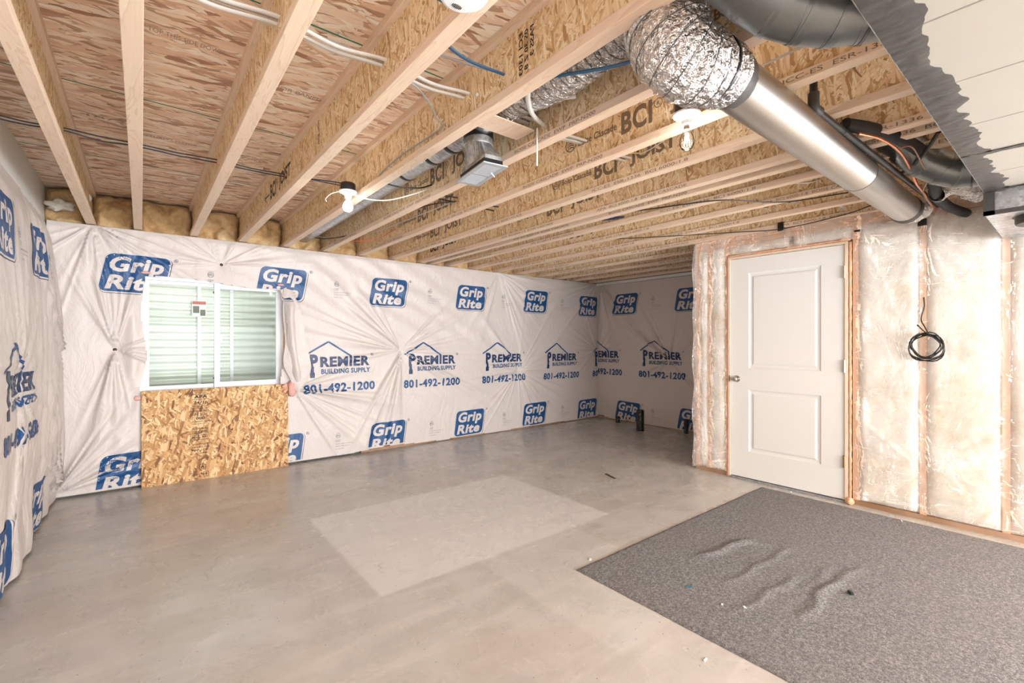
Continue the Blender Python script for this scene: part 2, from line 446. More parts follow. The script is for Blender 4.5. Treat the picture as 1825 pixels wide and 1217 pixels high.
def m_poly():
    t = NT('clear_poly_sheet'); v = t.obj()
    n = t.noise(t.mapping(v, sc=(2, 2, 1)), 2.0, 3, .5, dist=2.2)
    n2 = t.noise(t.mapping(v, sc=(2, 3, 11)), 1.2, 2, .5, dist=1.5)
    h = t.math('ADD', n, t.math('MULTIPLY', n2, .45))
    nrm = t.bump(h, 1.0, .06)
    tr = t.n('BsdfTransparent'); gl = t.n('BsdfGlossy', {'Roughness': .09, 'Normal': nrm}); d1 = t.n('BsdfDiffuse', {'Color': S(226, 223, 221)}); d2 = t.n('BsdfTranslucent', {'Color': S(246, 244, 243)}); df = t.n('MixShader', {0: .4}); t.set(df.inputs[1], d1); t.set(df.inputs[2], d2)
    lw = t.n('LayerWeight', {'Blend': .28, 'Normal': nrm}).outputs[0]
    cloudy = t.ramp(n, [(.35, .22), (.7, .46)])
    m1 = t.n('MixShader'); t.set(m1.inputs[0], cloudy); t.set(m1.inputs[1], tr); t.set(m1.inputs[2], df)
    t.set(gl.inputs['Color'], t.ramp(lw, [(.0, .05), (1, .55)]))
    m2 = t.n('AddShader'); t.set(m2.inputs[0], m1.outputs[0]); t.set(m2.inputs[1], gl)
    t.surf(m2); return t.m
M['poly'] = m_poly()
def m_glass():
    t = NT('window_glass')
    tr = t.n('BsdfTransparent', {'Color': (.97, .985, .965, 1)}); gl = t.n('BsdfGlossy', {'Roughness': .03})
    fr = t.n('LayerWeight', {'Blend': .12}).outputs[0]
    m = t.n('MixShader'); t.set(m.inputs[0], fr); t.set(m.inputs[1], tr); t.set(m.inputs[2], gl); t.surf(m); return t.m
M['glass'] = m_glass()
def m_clear():
    t = NT('clear_bulb_glass')
    tr = t.n('BsdfTransparent'); gl = t.n('BsdfGlossy', {'Roughness': .03})
    fr = t.n('LayerWeight', {'Blend': .12}).outputs[0]
    m = t.n('MixShader'); t.set(m.inputs[0], fr); t.set(m.inputs[1], tr); t.set(m.inputs[2], gl); t.surf(m); return t.m
M['clear'] = m_clear()
def m_emit(name, col, s):
    t = NT(name); t.surf(t.n('Emission', {'Color': col, 'Strength': s})); return t.m
M['lamp'] = m_emit('lit_bulb', (1, .96, .9, 1), 14)
M['filament'] = m_emit('lit_filament', (1, .95, .88, 1), 40)
def m_well():
    t = NT('window_well_steel'); v = t.obj(); n = t.noise(t.mapping(v, sc=(20, 20, 2)), 1.0, 4)
    t.bsdf(Base_Color=t.mix(n, S(206, 212, 200), S(226, 229, 218)), Metallic=.1, Roughness=.35); return t.m
M['well'] = m_well()
def m_absm():
    t = NT('black_drain_pipe'); v = t.obj(); n = t.noise(v, 60, 3, .6)
    t.bsdf(Base_Color=t.mix(t.ramp(n, [(.62, 0.0), (.66, 1.0)]), S(26, 25, 25), S(150, 146, 140)), Roughness=.4); return t.m
M['abs'] = m_absm()

# ------------------------------------------------------------------ structure
JB, JT = 2.30, 2.60          # underside of joists, underside of subfloor
YB = 5.56                    # outer face line of window wall
def sbox(name, mat, *b, **k):
    m = MB(); m.box(*b, **k); return m
m = MB(); m.box(-0.9, 7.2, -4.8, 6.0, -0.12, 0.0)
struct(m.build('floor', M['concrete']))
m = MB(); m.box(-0.83, -0.63, -4.8, 5.56, 0, JT)
struct(m.build('wall_left', M['conc_wall']))
m = MB()   # window wall with an opening
for b in [(-0.83, -0.03, 5.36, YB, 0, 2.26), (1.21, 6.4, 5.36, YB, 0, 2.26), (-0.03, 1.21, 5.36, YB, 0, 0.80), (-0.03, 1.21, 5.36, YB, 1.92, 2.26)]: m.box(*b)
wall_back = struct(m.build('wall_back', M['conc_dark']))
m = MB(); m.box(-0.83, 6.4, YB, YB + .04, 2.26, 2.62); struct(m.build('trim_1', M['plate']))     # rim board
m = MB(); m.box(6.19, 6.39, 0.5, 5.56, 0, JT); struct(m.build('wall_right', M['conc_dark']))
m = MB(); m.box(4.56, 6.19, 0.45, 0.55, 0, JT); struct(m.build('wall_partition', M['conc_wall']))
m = MB()   # rear wall; its wide empty opening is made up to let light in
for b in [(-0.83, -0.5, -4.7, -4.5, 0, JT), (3.1, 4.6, -4.7, -4.5, 0, JT), (-0.5, 3.1, -4.7, -4.5, 0, .2), (-0.5, 3.1, -4.7, -4.5, 2.4, JT)]: m.box(*b)
struct(m.build('wall_rear', M['conc_wall']))

# ceiling: subfloor panels with green painted tongue edges
ceil = thing('ceiling', None, None, (0, 0, JT), kind='structure')
rows = [5.56, 4.345, 3.17, 1.99, 0.80, -0.38, -1.56, -2.74, -3.92, -4.8]
for i in range(len(rows)-1):
    xs = [-0.83, 1.19, 3.57, 6.4] if i % 2 else [-0.83, 1.995, 4.40, 6.4]
    for a, b in zip(xs, xs[1:]):
        m = MB(); m.box(a+.0015, b-.0015, rows[i+1]+.0015, rows[i]-.0015, JT, JT+.019)
        m.build('osb_panel', M['osb_subfloor'], ceil)
    if i:
        m = MB(); m.box(-0.62, 6.1, rows[i]-.004, rows[i]+.004, JT-.0012, JT+.002); m.build('panel_edge', M['green'], ceil)

# ------------------------------------------------------------------ I-joists
JX = [-0.368, -0.053, .358, .757, 1.162, 1.566, 1.968, 2.373, 2.757, 2.902, 3.169, 3.560, 3.970, 4.380, 4.816, 5.223, 5.619, 6.030]
ORD = ['first', 'second', 'third', 'fourth', 'fifth', 'sixth', 'seventh', 'eighth', 'ninth', 'tenth', 'eleventh', 'twelfth', 'thirteenth', 'fourteenth', 'fifteenth', 'sixteenth', 'seventeenth', 'eighteenth']
EXTRA = {0: 'nearest the left concrete wall', 1: 'running straight away from the viewer', 2: 'with a big knot near the viewer', 3: 'carrying the smoke alarm',
         4: 'carrying the round bulb and joist lettering', 5: 'beside the round sheet metal branch pipe', 6: 'just right of the register boot', 7: 'carrying the clear bulb fixture',
         8: 'left one of the close pair', 9: 'right one of the close pair', 10: 'just past the close pair', 13: 'over the insulated door wall', 17: 'against the far right wall'}
FW, FH = .059, .038
def joist_meshes():
    a = MB(); a.box(0, FW, -4.6, 5.55, 0, FH, bev=.0025)
    w = MB(); w.box(FW/2-.0048, FW/2+.0048, -4.6, 5.55, FH-.004, .302-FH+.004)
    return a, w
joists = []
for i, x in enumerate(JX):
    t = thing('floor_joist', '%s wooden I-joist from the left wall, %s' % (ORD[i], EXTRA.get(i, 'strand board web between pale lumber flanges')), 'joist', (x, 0, JB), group='ceiling I-joists')
    if i == 0:
        a, w = joist_meshes()
        bf = a.build('bottom_flange', M['flange']); bf.parent = t
        tf = bpy.data.objects.new('top_flange', bf.data); COL.objects.link(tf); tf.parent = t; tf.location = (0, 0, .302-FH)
        wb = w.build('web', M['osb_web']); wb.parent = t
    else:
        for src in (bf, tf, wb):
            c = src.copy(); COL.objects.link(c); c.parent = t
    joists.append(t)

# ------------------------------------------------------------------ flat print: 2-D outlines cut into small cells so they can follow a surface
def grid_cut(vs, fs, step):
    bm = bmesh.new(); bv = [bm.verts.new((x, y, 0)) for x, y in vs]
    for f in fs:
        try: bm.faces.new([bv[i] for i in f])
        except ValueError: pass
    if not vs: bm.free(); return [], []
    for ax in (0, 1):
        lo = min(v[ax] for v in vs); hi = max(v[ax] for v in vs); k = math.floor(lo/step)+1
        while k*step < hi:
            co = [0, 0, 0]; co[ax] = k*step; no = [0, 0, 0]; no[ax] = 1
            bmesh.ops.bisect_plane(bm, geom=bm.verts[:]+bm.edges[:]+bm.faces[:], plane_co=co, plane_no=no, dist=1e-6); k += 1
    bmesh.ops.remove_doubles(bm, verts=bm.verts, dist=1e-6)
    bm.verts.index_update(); r = [(v.co.x, v.co.y) for v in bm.verts], [tuple(v.index for v in f.verts) for f in bm.faces]
    bm.free(); return r
_TC = {}
def text2d(s, box, bold=.0, shear=0.0, res=3):
    """lettering fitted into box (x0, x1, y0, y1)"""
    key = (s, bold, shear)
    if key not in _TC:
        cu = bpy.data.curves.new('t', 'FONT'); cu.body = s; cu.size = 1; cu.offset = bold; cu.shear = shear; cu.resolution_u = res; cu.space_character = 1.09 if bold > .033 else 1.0; cu.fill_mode = 'FRONT'
        ob = bpy.data.objects.new('t', cu); me = bpy.data.meshes.new_from_object(ob)
        vs = [(v.co.x, v.co.y) for v in me.vertices]; fs = [tuple(p.vertices) for p in me.polygons]
        bpy.data.objects.remove(ob); bpy.data.meshes.remove(me); bpy.data.curves.remove(cu); _TC[key] = (vs, fs)
    vs, fs = _TC[key]
    if not vs: return [], []
    ax = min(v[0] for v in vs); bx = max(v[0] for v in vs); ay = min(v[1] for v in vs); by = max(v[1] for v in vs)
    x0, x1, y0, y1 = box
    return [(x0+(x-ax)/(bx-ax)*(x1-x0), y0+(y-ay)/(by-ay)*(y1-y0)) for x, y in vs], fs
def ring2d(cx, cy, r0, r1, n=24, sy=1.0):
    vs = []; 
    for k in range(n):
        c, s_ = math.cos(2*math.pi*k/n), math.sin(2*math.pi*k/n); vs += [(cx+r0*c, cy+r0*s_*sy), (cx+r1*c, cy+r1*s_*sy)]
    return vs, [(2*k, 2*k+1, (2*k+3) % (2*n), (2*k+2) % (2*n)) for k in range(n)]
def poly2d(*p): return list(p), [tuple(range(len(p)))]
def strip2d(pts, w):
    vs = []; fs = []
    for a, b in zip(pts, pts[1:]):
        dx, dy = b[0]-a[0], b[1]-a[1]; l = math.hypot(dx, dy); nx, ny = -dy/l*w/2, dx/l*w/2; n = len(vs)
        vs += [(a[0]+nx, a[1]+ny), (a[0]-nx, a[1]-ny), (b[0]-nx, b[1]-ny), (b[0]+nx, b[1]+ny)]; fs.append((n, n+1, n+2, n+3))
    return vs, fs
def rrect(x0, x1, y0, y1, r, shear=0.0, n=6):
    p = []
    for cx, cy, a0 in ((x1-r, y1-r, 0), (x0+r, y1-r, 90), (x0+r, y0+r, 180), (x1-r, y0+r, 270)):
        for k in range(n+1):
            a = math.radians(a0+90*k/n); p.append((cx+r*math.cos(a), cy+r*math.sin(a)))
    return [(x+shear*(y-y0), y) for x, y in p], [tuple(range(len(p)))]

STEP = .012
def deco(parts, step=STEP):
    """parts: (verts, faces, layer offset, material index) -> cut once, used many times"""
    return [(grid_cut(v, f, step), off, mi) for (v, f), off, mi in parts]
LOGO = deco([
    (rrect(.006, .462, -.016, .322, .045, .16), .0014, 1),
    (rrect(.003, .457, -.011, .324, .045, .16), .0018, 2),
    (rrect(.0, .447, .0, .330, .05, .16), .0022, 0),
    (text2d('Grip', (.072, .445, .136, .310), .040, .22), .0027, 2),
    (text2d('Rite', (.042, .410, .020, .146), .040, .22), .0027, 2),
    (ring2d(.535, .318, .012, .015), .0018, 1), (text2d('R', (.529, .541, .311, .325), .02), .0018, 1)])
PREM = deco([
    (strip2d([(.02, .420), (.27, .568), (.525, .400)], .019), .0016, 0),
    (text2d('P', (.072, .158, .272, .430), .05), .0020, 1),
    (poly2d((.072, .175), (.122, .175), (.122, .225), (.112, .24), (.112, .30), (.078, .30), (.078, .24), (.072, .225)), .0018, 1),
    (text2d('REMIER', (.180, .738, .288, .402), .042), .0020, 1),
    (text2d('BUILDING SUPPLY', (.190, .744, .210, .266), .035), .0018, 0),
    (text2d('801-492-1200', (.0, .80, .0, .104), .035), .0018, 0),
    (ring2d(.765, .415, .012, .015), .0018, 1), (text2d('R', (.759, .771, .408, .422), .02), .0018, 1)])
ETL = deco([
    (ring2d(.03, .17, .022, .026), .0014, 0), (text2d('ETL', (.013, .047, .16, .18), .03), .0014, 0),
    (text2d('LISTED', (.012, .05, .20, .207), .0), .0014, 0), (text2d('CONFORMS', (.0, .055, .115, .125), .0), .0014, 0), (text2d('TO ASTM', (.0, .045, .10, .11), .0), .0014, 0),
    (text2d('FLAME SPREAD INDEX 25', (.0, .20, .075, .083), .0), .0014, 0), (text2d('SMOKE DEVELOPED 50', (.0, .16, .05, .058), .0), .0014, 0), (text2d('MADE IN USA', (.0, .09, .02, .028), .0), .0014, 0)], .03)

# ------------------------------------------------------------------ draped facings
def folds(U, V, p, n, seed, A, R, dirs=None, spread=.35, wid=(.018, .065), cone=.03, cr=.12):
    n = int(n*1.9)
    R_ = random.Random(seed); du = U-p[0]; dv = V-p[1]; r = np.hypot(du, dv)+1e-6; th = np.arctan2(dv, du); tot = -cone*np.exp(-r/cr)
    for i in range(n):
        a = R_.uniform(-math.pi, math.pi) if not dirs else math.radians(dirs[i % len(dirs)])+R_.gauss(0, spread)
        w = R_.uniform(*wid); am = A*R_.uniform(.4, 1); Ri = R*R_.uniform(.5, 1.3)
        dt = np.arctan2(np.sin(th-a), np.cos(th-a))
        tot = tot + 1.9*am*np.exp(-(dt/w)**2)*np.minimum(1, r/.10)*np.exp(-(r/Ri)**1.6)
    return tot
class Sheet:
    def __init__(s, name, label, cat, u0, u1, z0, z1, res, dfun, mp, hole=None, mat=None, loc=(0,0,0), fold_top=0.0, zbot=None):
        s.u0, s.z0, s.res = u0, z0, res; s.nu = int((u1-u0)/res)+1; s.nv = int((z1-z0)/res)+1
        u = u0+np.arange(s.nu)*res; z = z0+np.arange(s.nv)*res; U, V = np.meshgrid(u, z, indexing='ij')
        s.D = dfun(U, V); s.mp = mp; s.hole = hole; s.z1 = z1
        P = mp(U, V, s.D); P = np.stack(P, -1).reshape(-1, 3)
        s.zlow = zbot
        i, j = np.meshgrid(np.arange(s.nu-1), np.arange(s.nv-1), indexing='ij'); a = (i*s.nv+j).ravel()
        Q = np.stack([a, a+s.nv, a+s.nv+1, a+1], 1)
        cu = (U[:-1, :-1]+res/2).ravel(); cz = (V[:-1, :-1]+res/2).ravel()
        keep = np.ones(len(a), bool)
        if hole is not None: keep &= ~hole(cu, cz)
        if zbot is not None: keep &= cz > zbot(cu)
        Q = Q[keep]
        s.root = thing(name, label, cat, loc)
        used = np.unique(Q); rm = -np.ones(len(P), int); rm[used] = np.arange(len(used)); P = P[used]-np.array(loc); Q = rm[Q]
        me = bpy.data.meshes.new('facing'); me.from_pydata(P.tolist(), [], Q.tolist()); me.materials.append(mat or M['facing']); me.shade_smooth()
        s.o = bpy.data.objects.new('sheet', me); COL.objects.link(s.o); s.o.parent = s.root; s.loc = np.array(loc)
    def d(s, u, z):
        fu = np.clip((u-s.u0)/s.res, 0, s.nu-1.001); fz = np.clip((z-s.z0)/s.res, 0, s.nv-1.001)
        i = fu.astype(int); j = fz.astype(int); a = fu-i; b = fz-j; D = s.D
        return D[i, j]*(1-a)*(1-b)+D[i+1, j]*a*(1-b)+D[i, j+1]*(1-a)*b+D[i+1, j+1]*a*b
    def put(s, dec, u0, z0, name, mats, rot=0.0, umin=None, umax=None):
        vs = []; fs = []; ms = []; c, sn = math.cos(rot), math.sin(rot)
        for (v, f), off, mi in dec:
            if not v: continue
            A = np.array(v); u = u0+A[:, 0]*c-A[:, 1]*sn; z = z0+A[:, 0]*sn+A[:, 1]*c
            P = np.stack(s.mp(u, z, s.d(u, z)+off+.0018), -1)-s.loc
            zb = s.zlow(u)+.012 if s.zlow is not None else np.full(len(u), s.z0+.004)
            ok = (z > zb) & (z < s.z1-.01)
            if s.hole is not None: ok &= ~s.hole(u, z)
            if umin is not None: ok &= u > umin
            if umax is not None: ok &= u < umax
            n = len(vs); vs += P.tolist()
            for q in f:
                if all(ok[k] for k in q): fs.append(tuple(k+n for k in q)); ms.append(mi)
        if not fs: return
        me = bpy.data.meshes.new(name); me.from_pydata(vs, [], fs)
        for m_ in mats: me.materials.append(m_)
        me.polygons.foreach_set('material_index', ms)
        bm = bmesh.new(); bm.from_mesh(me); loose = [v for v in bm.verts if not v.link_faces]; bmesh.ops.delete(bm, geom=loose, context='VERTS'); bm.to_mesh(me); bm.free()
        me.shade_smooth()
        o = bpy.data.objects.new(name, me); COL.objects.link(o); o.parent = s.root; o['kind'] = 'stuff'; return o

LM = [M['blue_ink'], M['navy_ink'], M['facing']]
# window wall facing
def d_back(U, V):
    d = .045+.03*(fbm(U*1.1+3, V*1.3+1, 3)-.5)
    d = d+folds(U, V, (2.49, 1.19), 26, 3, .016, .95, dirs=[140, 145, 150, 250, 258, 262, 240, 5, -20, 25, 180], spread=.16, cone=.035)
    d = d+folds(U, V, (4.36, .86), 22, 5, .012, .8, dirs=[150, 165, 20, 5, -30, 215, 230, 60, -60], spread=.3, cone=.03)
    d = d+folds(U, V, (-.18, 1.23), 20, 8, .016, .7, dirs=[92, 85, -95, -80, -110, 100, 10, -20], spread=.18, cone=.04)
    d = d+folds(U, V, (.61, 2.05), 14, 9, .010, .55, dirs=[20, 60, 120, 150, 175, 5], spread=.2, cone=.03, cr=.08)
    d = d+folds(U, V, (-.32, 2.30), 16, 12, .016, .55, dirs=[-60, -90, -30, -115], spread=.3, cone=.02)
    d = d+folds(U, V, (4.0, 2.29), 12, 14, .014, .9, dirs=[-30, -50, -70, -18, -110], spread=.15, cone=.02)
    d = d+folds(U, V, (6.1, 2.29), 10, 15, .014, .8, dirs=[190, 200, 225, 250], spread=.15, cone=.02)
    d = d+folds(U, V, (6.12, 1.15), 14, 16, .010, .6, dirs=[170, 190, 150, 215, 120, 240], spread=.2, cone=.03)
    d = d+folds(U, V, (-.56, .05), 12, 18, .014, 1.0, dirs=[35, 50, 62, 20], spread=.1, cone=.02)
    d = d+folds(U, V, (1.25, .80), 12, 20, .012, .9, dirs=[-20, -35, -50, -10, 15], spread=.15, cone=.0)
    # long slack diagonals to the right of the window
    q = (U*.55+V*1.0); d = d+.006*np.exp(-((U-2.2)/1.2)**2)*np.sin(q*26+4*fbm(U*2, V*2, 2))*sstep(1.1, 1.5, V)
    # turned-back bulge beside the window
    d = d+.10*np.exp(-((U-1.27-.05*np.sin(V*3))/.06)**2)*sstep(.72, 1.0, V)*(1-sstep(1.6, 1.86, V))
    d = d+.03*np.exp(-((U+.06)/.05)**2)*sstep(.8, 1.0, V)*(1-sstep(1.5, 1.8, V))
    board = sstep(-.08, .0, U)*(1-sstep(1.2, 1.28, U))*(1-sstep(.80, .9, V)); d = d*(1-board)+np.minimum(d, .045)*board
    d = d*(1-.7*sstep(2.24, 2.29, V))+.02*sstep(2.24, 2.29, V)
    return np.clip(d, .005, .2)
def mp_back(U, V, D):
    top = np.maximum(V-2.29, 0); return (U, 5.32-D+top, np.minimum(V, 2.29)+0*D)
def hole_back(U, V):
    l = .02+.02*np.sin(V*7)-.03*sstep(1.2, .9, V); r = 1.155+.03*np.sin(V*5+1); tp = 1.875+.02*np.sin(U*5)-.02*U
    return (U > l) & (U < r) & (V < tp) & (V > .81)
zb_back = lambda u: .012+.03*np.exp(-((u-2.3)/.35)**2)+.012*fbm(u*2, u*0+3, 2)
SB = Sheet('insulation_facing', 'white printed insulation sheet covering the long window wall', 'insulation sheet', -0.60, 6.16, 0.0, 2.46, .0105, d_back, mp_back, hole_back, loc=(2.8, 5.3, 0), zbot=zb_back)
for k in range(6):
    x = -.29+1.185*k
    SB.put(LOGO, x, 1.735+.01*math.sin(k*2), 'printed_logo', LM, rot=-.02 if k in (0, 1) else 0)
    SB.put(LOGO, x-.02, [-.01, -.02, .0, .03, .03, -.01][k], 'printed_logo', LM, rot=.02)
    if k < 5:
        SB.put(PREM, 1.355+1.17*(k-1)-(.02 if k == 0 else 0), .735-.008*k, 'printed_lettering', LM, rot=.01*(k % 2))
        SB.put(ETL, x+.78, 1.77, 'printed_mark', [M['grey_ink']]); SB.put(ETL, x+.80, .07, 'printed_mark', [M['grey_ink']])
SB.put(PREM, 6.00, .70, 'printed_lettering', LM, umax=6.15)
for p in ((-.18, 1.23), (.61, 2.05)):
    m = MB(); dd = float(SB.d(np.array([p[0]]), np.array([p[1]]))[0]); m.lathe((p[0], 5.318-dd, p[1]), [(0.0, -.006), (.012, -.004), (.016, 0), (.016, .003)], 12, 'y')
    m.build('fixing_pin', M['ink'], SB.root, smooth=True)

# left wall facing, bellying into the room
def d_left(U, V):
    d = .035+.075*np.sin(np.clip(V/2.28, 0, 1)*math.pi)**.7+.05*(1-sstep(0, .35, V))*fbm(U*3, U*0, 2)
    d = d+.05*(fbm(U*1.5+9, V*.8, 3)-.5)
    d = d+folds(U, V, (3.78, 1.05), 26, 31, .009, .8, dirs=[95, 80, 110, 60, -85, -60, -100, 10, 170, -30], spread=.25, cone=.05, cr=.16)
    d = d+folds(U, V, (2.5, 1.15), 20, 33, .009, .8, cone=.05, cr=.16)
    d = d+folds(U, V, (5.2, .1), 12, 34, .016, .8, dirs=[100, 115, 130, 150], spread=.15, cone=.02)
    d = d+folds(U, V, (5.24, 1.2), 10, 35, .014, .7, dirs=[170, 150, 200, 120, 240], spread=.2, cone=.02)
    d = d+.012*np.sin(U*34+3*fbm(U*2, V*1.2, 2))*sstep(.1, .6, V)*np.exp(-((U-4.6)/.35)**2)
    d = d+.010*np.sin(U*17+2*fbm(U*2, V*.8, 3))*(1-sstep(.3, .9, V))
    d = d*(1-.75*sstep(2.12, 2.27, V))+.012*sstep(2.12, 2.27, V)
    return np.clip(d, .006, .26)
def mp_left(U, V, D): return (-.625+D, U+0*D, V+0*D)
SLf = Sheet('insulation_facing', 'white printed insulation sheet bellying out from the left wall', 'insulation sheet', -3.0, 5.27, 0.0, 2.32, .02, d_left, mp_left, loc=(-.6, 2.5, 0), zbot=lambda u: .006+.02*fbm(u*3, u*0+1, 2), hole=lambda U, V: V > 2.235+.05*fbm(U*1.7, U*0+5, 2)+.06*np.exp(-((U-3.3)/.5)**2))
for k in range(5):
    y = 4.16-1.0*k
    SLf.put(LOGO, y, 1.735, 'printed_logo', LM); SLf.put(LOGO, y-.05, .03, 'printed_logo', LM)
    SLf.put(PREM, y-1.05+.21, .72, 'printed_lettering', LM); SLf.put(ETL, y+.62, 1.75, 'printed_mark', [M['grey_ink']])
# far right wall facing
def d_right(U, V):
    d = .045+.025*(fbm(U*1.3+20, V*1.3, 3)-.5)
    d = d+folds(U, V, (-3.88, 1.02), 30, 41, .013, .8, cone=.035)
    d = d+folds(U, V, (-5.26, 1.05), 10, 42, .01, .5, dirs=[0, 30, -30, 60], spread=.2)
    d = d+folds(U, V, (-5.2, 2.28), 12, 43, .012, 1.2, dirs=[-75, -85, -65, -50], spread=.08)
    return np.clip(d, .005, .15)
SR = Sheet('insulation_facing', 'white printed insulation sheet on the far right wall behind the black floor pipes', 'insulation sheet', -5.30, -0.6, 0.0, 2.25, .015, d_right, lambda U, V, D: (6.18-D, -U+0*D, V+0*D), loc=(6.15, 3.9, 0), zbot=lambda u: .012+.035*np.exp(-((u+5.25)/.2)**2))
for k in range(3):
    SR.put(LOGO, -4.94+1.14*k, 1.745, 'printed_logo', LM); SR.put(LOGO, -4.90+1.14*k, .005, 'printed_logo', LM, rot=-.03)
    SR.put(PREM, -5.55+1.13*k, .74, 'printed_lettering', LM, umin=-5.28); SR.put(ETL, -4.2+1.14*k, 1.78, 'printed_mark', [M['grey_ink']]); SR.put(ETL, -4.2+1.14*k, .06, 'printed_mark', [M['grey_ink']])
m = MB(); m.box(6.13, 6.185, .6, 5.3, 2.255, 2.298); m.box(6.128, 6.131, 4.21, 4.216, 2.256, 2.297)
struct(m.build('trim_2', M['white']))
m = MB(); m.box(2.0, 6.15, 5.30, 5.345, 0, .035); m.box(6.135, 6.18, .6, 5.3, 0, .03)
struct(m.build('trim_3', M['treated']))

# ------------------------------------------------------------------ joist lettering (on the web faces turned to -X, read towards -Y)
def flat_print(parts, fn, name, mats, parent):
    m = MB()
    for (v, f), mi in parts:
        m.cur = mi; m.add([fn(x, y) for x, y in v], f)
    if m.v: m.build(name, mats, parent, fix=False)['kind'] = 'stuff'
def tree2d(cx, cy, r):
    out = [ring2d(cx, cy, r*.86, r, 28)]
    for k in range(4):
        w = r*(.28+.13*k); y = cy+r*(.5-.33*k); out.append(strip2d([(cx-w, y-.16*r), (cx, y+.12*r), (cx+w, y-.16*r)], r*.13))
    out.append(strip2d([(cx, cy+r*.6), (cx, cy-r*.75)], r*.1)); return out
def web_print(i, y0, faded=0, ink=None, arrow=False, tree=True, bci=.43, size=1.0):
    x = JX[i]+FW/2-.0055; zc = JB+.151; par = joists[i]
    fn = lambda a, b: (x, y0-a, zc+b)
    mt = [ink or M['ink2']]
    if tree: flat_print([(p, 0) for p in tree2d(.06, 0.02, .045)]+[(text2d('Boise Cascade', (.12, .40, -.012, .028), .02), 0)], fn, 'printed_emblem', mt, par)
    flat_print([(text2d('BCI', (bci, bci+.19, -.055, .065), .035), 0), (ring2d(bci+.225, .03, .02, .024), 0), (text2d('R', (bci+.217, bci+.233, .02, .04), .02), 0), (text2d('JOIST', (bci+.29, bci+.62, -.055, .065), .03), 0)], fn, 'printed_lettering', mt, par)
    if arrow: flat_print([(strip2d([(bci-.20, .0), (bci-.03, .0)], .012), 0), (strip2d([(bci-.14, .04), (bci-.20, 0), (bci-.14, -.04)], .012), 0)], fn, 'printed_arrow', mt, par)
web_print(3, 4.40, arrow=True, tree=False, ink=M['ink'])
web_print(5, 3.33); web_print(5, .95)
web_print(6, 1.98); web_print(6, 4.3)
web_print(7, 2.52)
web_print(7, 4.8); web_print(8, 5.50, tree=False, ink=M['ink']); web_print(8, 3.4); web_print(10, 3.0, ink=M['ink']); web_print(11, 3.9); web_print(12, 2.2); web_print(13, 3.3); web_print(14, 4.2)
# dated code stamped up the web of the fifth joist
x4 = JX[4]+FW/2-.0055
for k, s_ in enumerate(['ECI 1303', '05 30 Z 8', 'PASS 3']):
    flat_print([(text2d(s_, (0, [.17, .16, .12][k], -.012, .012), .03), 0)], lambda a, b, k=k: (x4, 1.42-.034*k+b, JB+.235-a), 'printed_code', [M['ink']], joists[4])
x3 = JX[3]+FW/2-.0055
flat_print([(text2d('ICC ESR', (0, .14, -.012, .012), .03), 0)], lambda a, b: (x3, 2.72+b, JB+.25-a), 'printed_code', [M['ink2']], joists[3])
for i in list(range(5, 17)):
    R_ = random.Random(i); y = 4.9
    while y > -0.3:
        s_ = R_.choice(['APA  BCI 6000-1.8  BOISE CASCADE', 'ICC-ES  ESR-1336  BCI 6000-1.8', 'BOISE CASCADE  EWP  PRP-N200'])
        w = R_.uniform(.7, 1.0)
        flat_print([(text2d(s_, (0, w*.8, .009, .027), .0), 0)], lambda a, b: (JX[i]-.0006, y-a, JB+b), 'printed_lettering', [M['ink2']], joists[i])
        y -= w+R_.uniform(.25, .9)
# print on the subfloor
for (x, y, s_) in ((.02, 2.45, 'TOP THIS SIDE DOWN'), (.48, 2.60, 'FLOOR PANEL'), (.02, 3.72, 'STURD-I-FLOOR'), (.45, 3.75, '23/32 SIZED'), (-.28, 3.6, '48/24'), (.02, 4.75, 'EXPOSURE 1')):
    m = MB(); v, f = text2d(s_, (0, .27, 0, .035), .0); m.add([(x+a, y-b, JT-.0008) for a, b in v], f); m.build('printed_lettering', M['ink3'], ceil, fix=False)['kind'] = 'stuff'

# ------------------------------------------------------------------ rim insulation between joist ends
for i in range(len(JX)):
    xa = -0.63 if i == 0 else JX[i-1]+FW*.6; xb = JX[i]+FW*.4
    if xb-xa < .12: continue
    U, V = np.meshgrid(np.linspace(xa, xb, 26), np.linspace(2.275, 2.585, 22), indexing='ij')
    eu = np.minimum(1, np.minimum(U-xa, xb-U)/.05); ev = np.minimum(1, np.minimum(V-2.265, 2.595-V)/.05)
    Y = 5.50-.10*np.sqrt(np.clip(eu*ev, 0, 1))-.15*(fbm(U*11+i*3, V*11+i, 3)-.4)
    vs = np.stack([U, Y, V], -1).reshape(-1, 3).tolist(); m = MB(); m.add(vs, [(a*22+b, (a+1)*22+b, (a+1)*22+b+1, a*22+b+1) for a in range(25) for b in range(21)])
    o = m.build('insulation_batt', M['amber_batt'], smooth=2, fix=False)
    lab = 'amber fibreglass batt stuffed between left wall and first joist' if i == 0 else 'amber fibreglass batt stuffed between the %s and %s joists above window wall' % (ORD[i-1], ORD[i])
    tag(o, lab, 'insulation', 'rim insulation batts')
m = MB(); m.tube([(-.46, 5.2, 2.585), (-.42, 5.12, 2.56), (-.36, 5.1, 2.52), (-.33, 5.14, 2.48), (-.36, 5.2, 2.45)], .012, smooth=6)
tag(m.build('pex_loop', M['pex'], smooth=True), 'short white pipe loop beside the first joist in left corner', 'pipe')

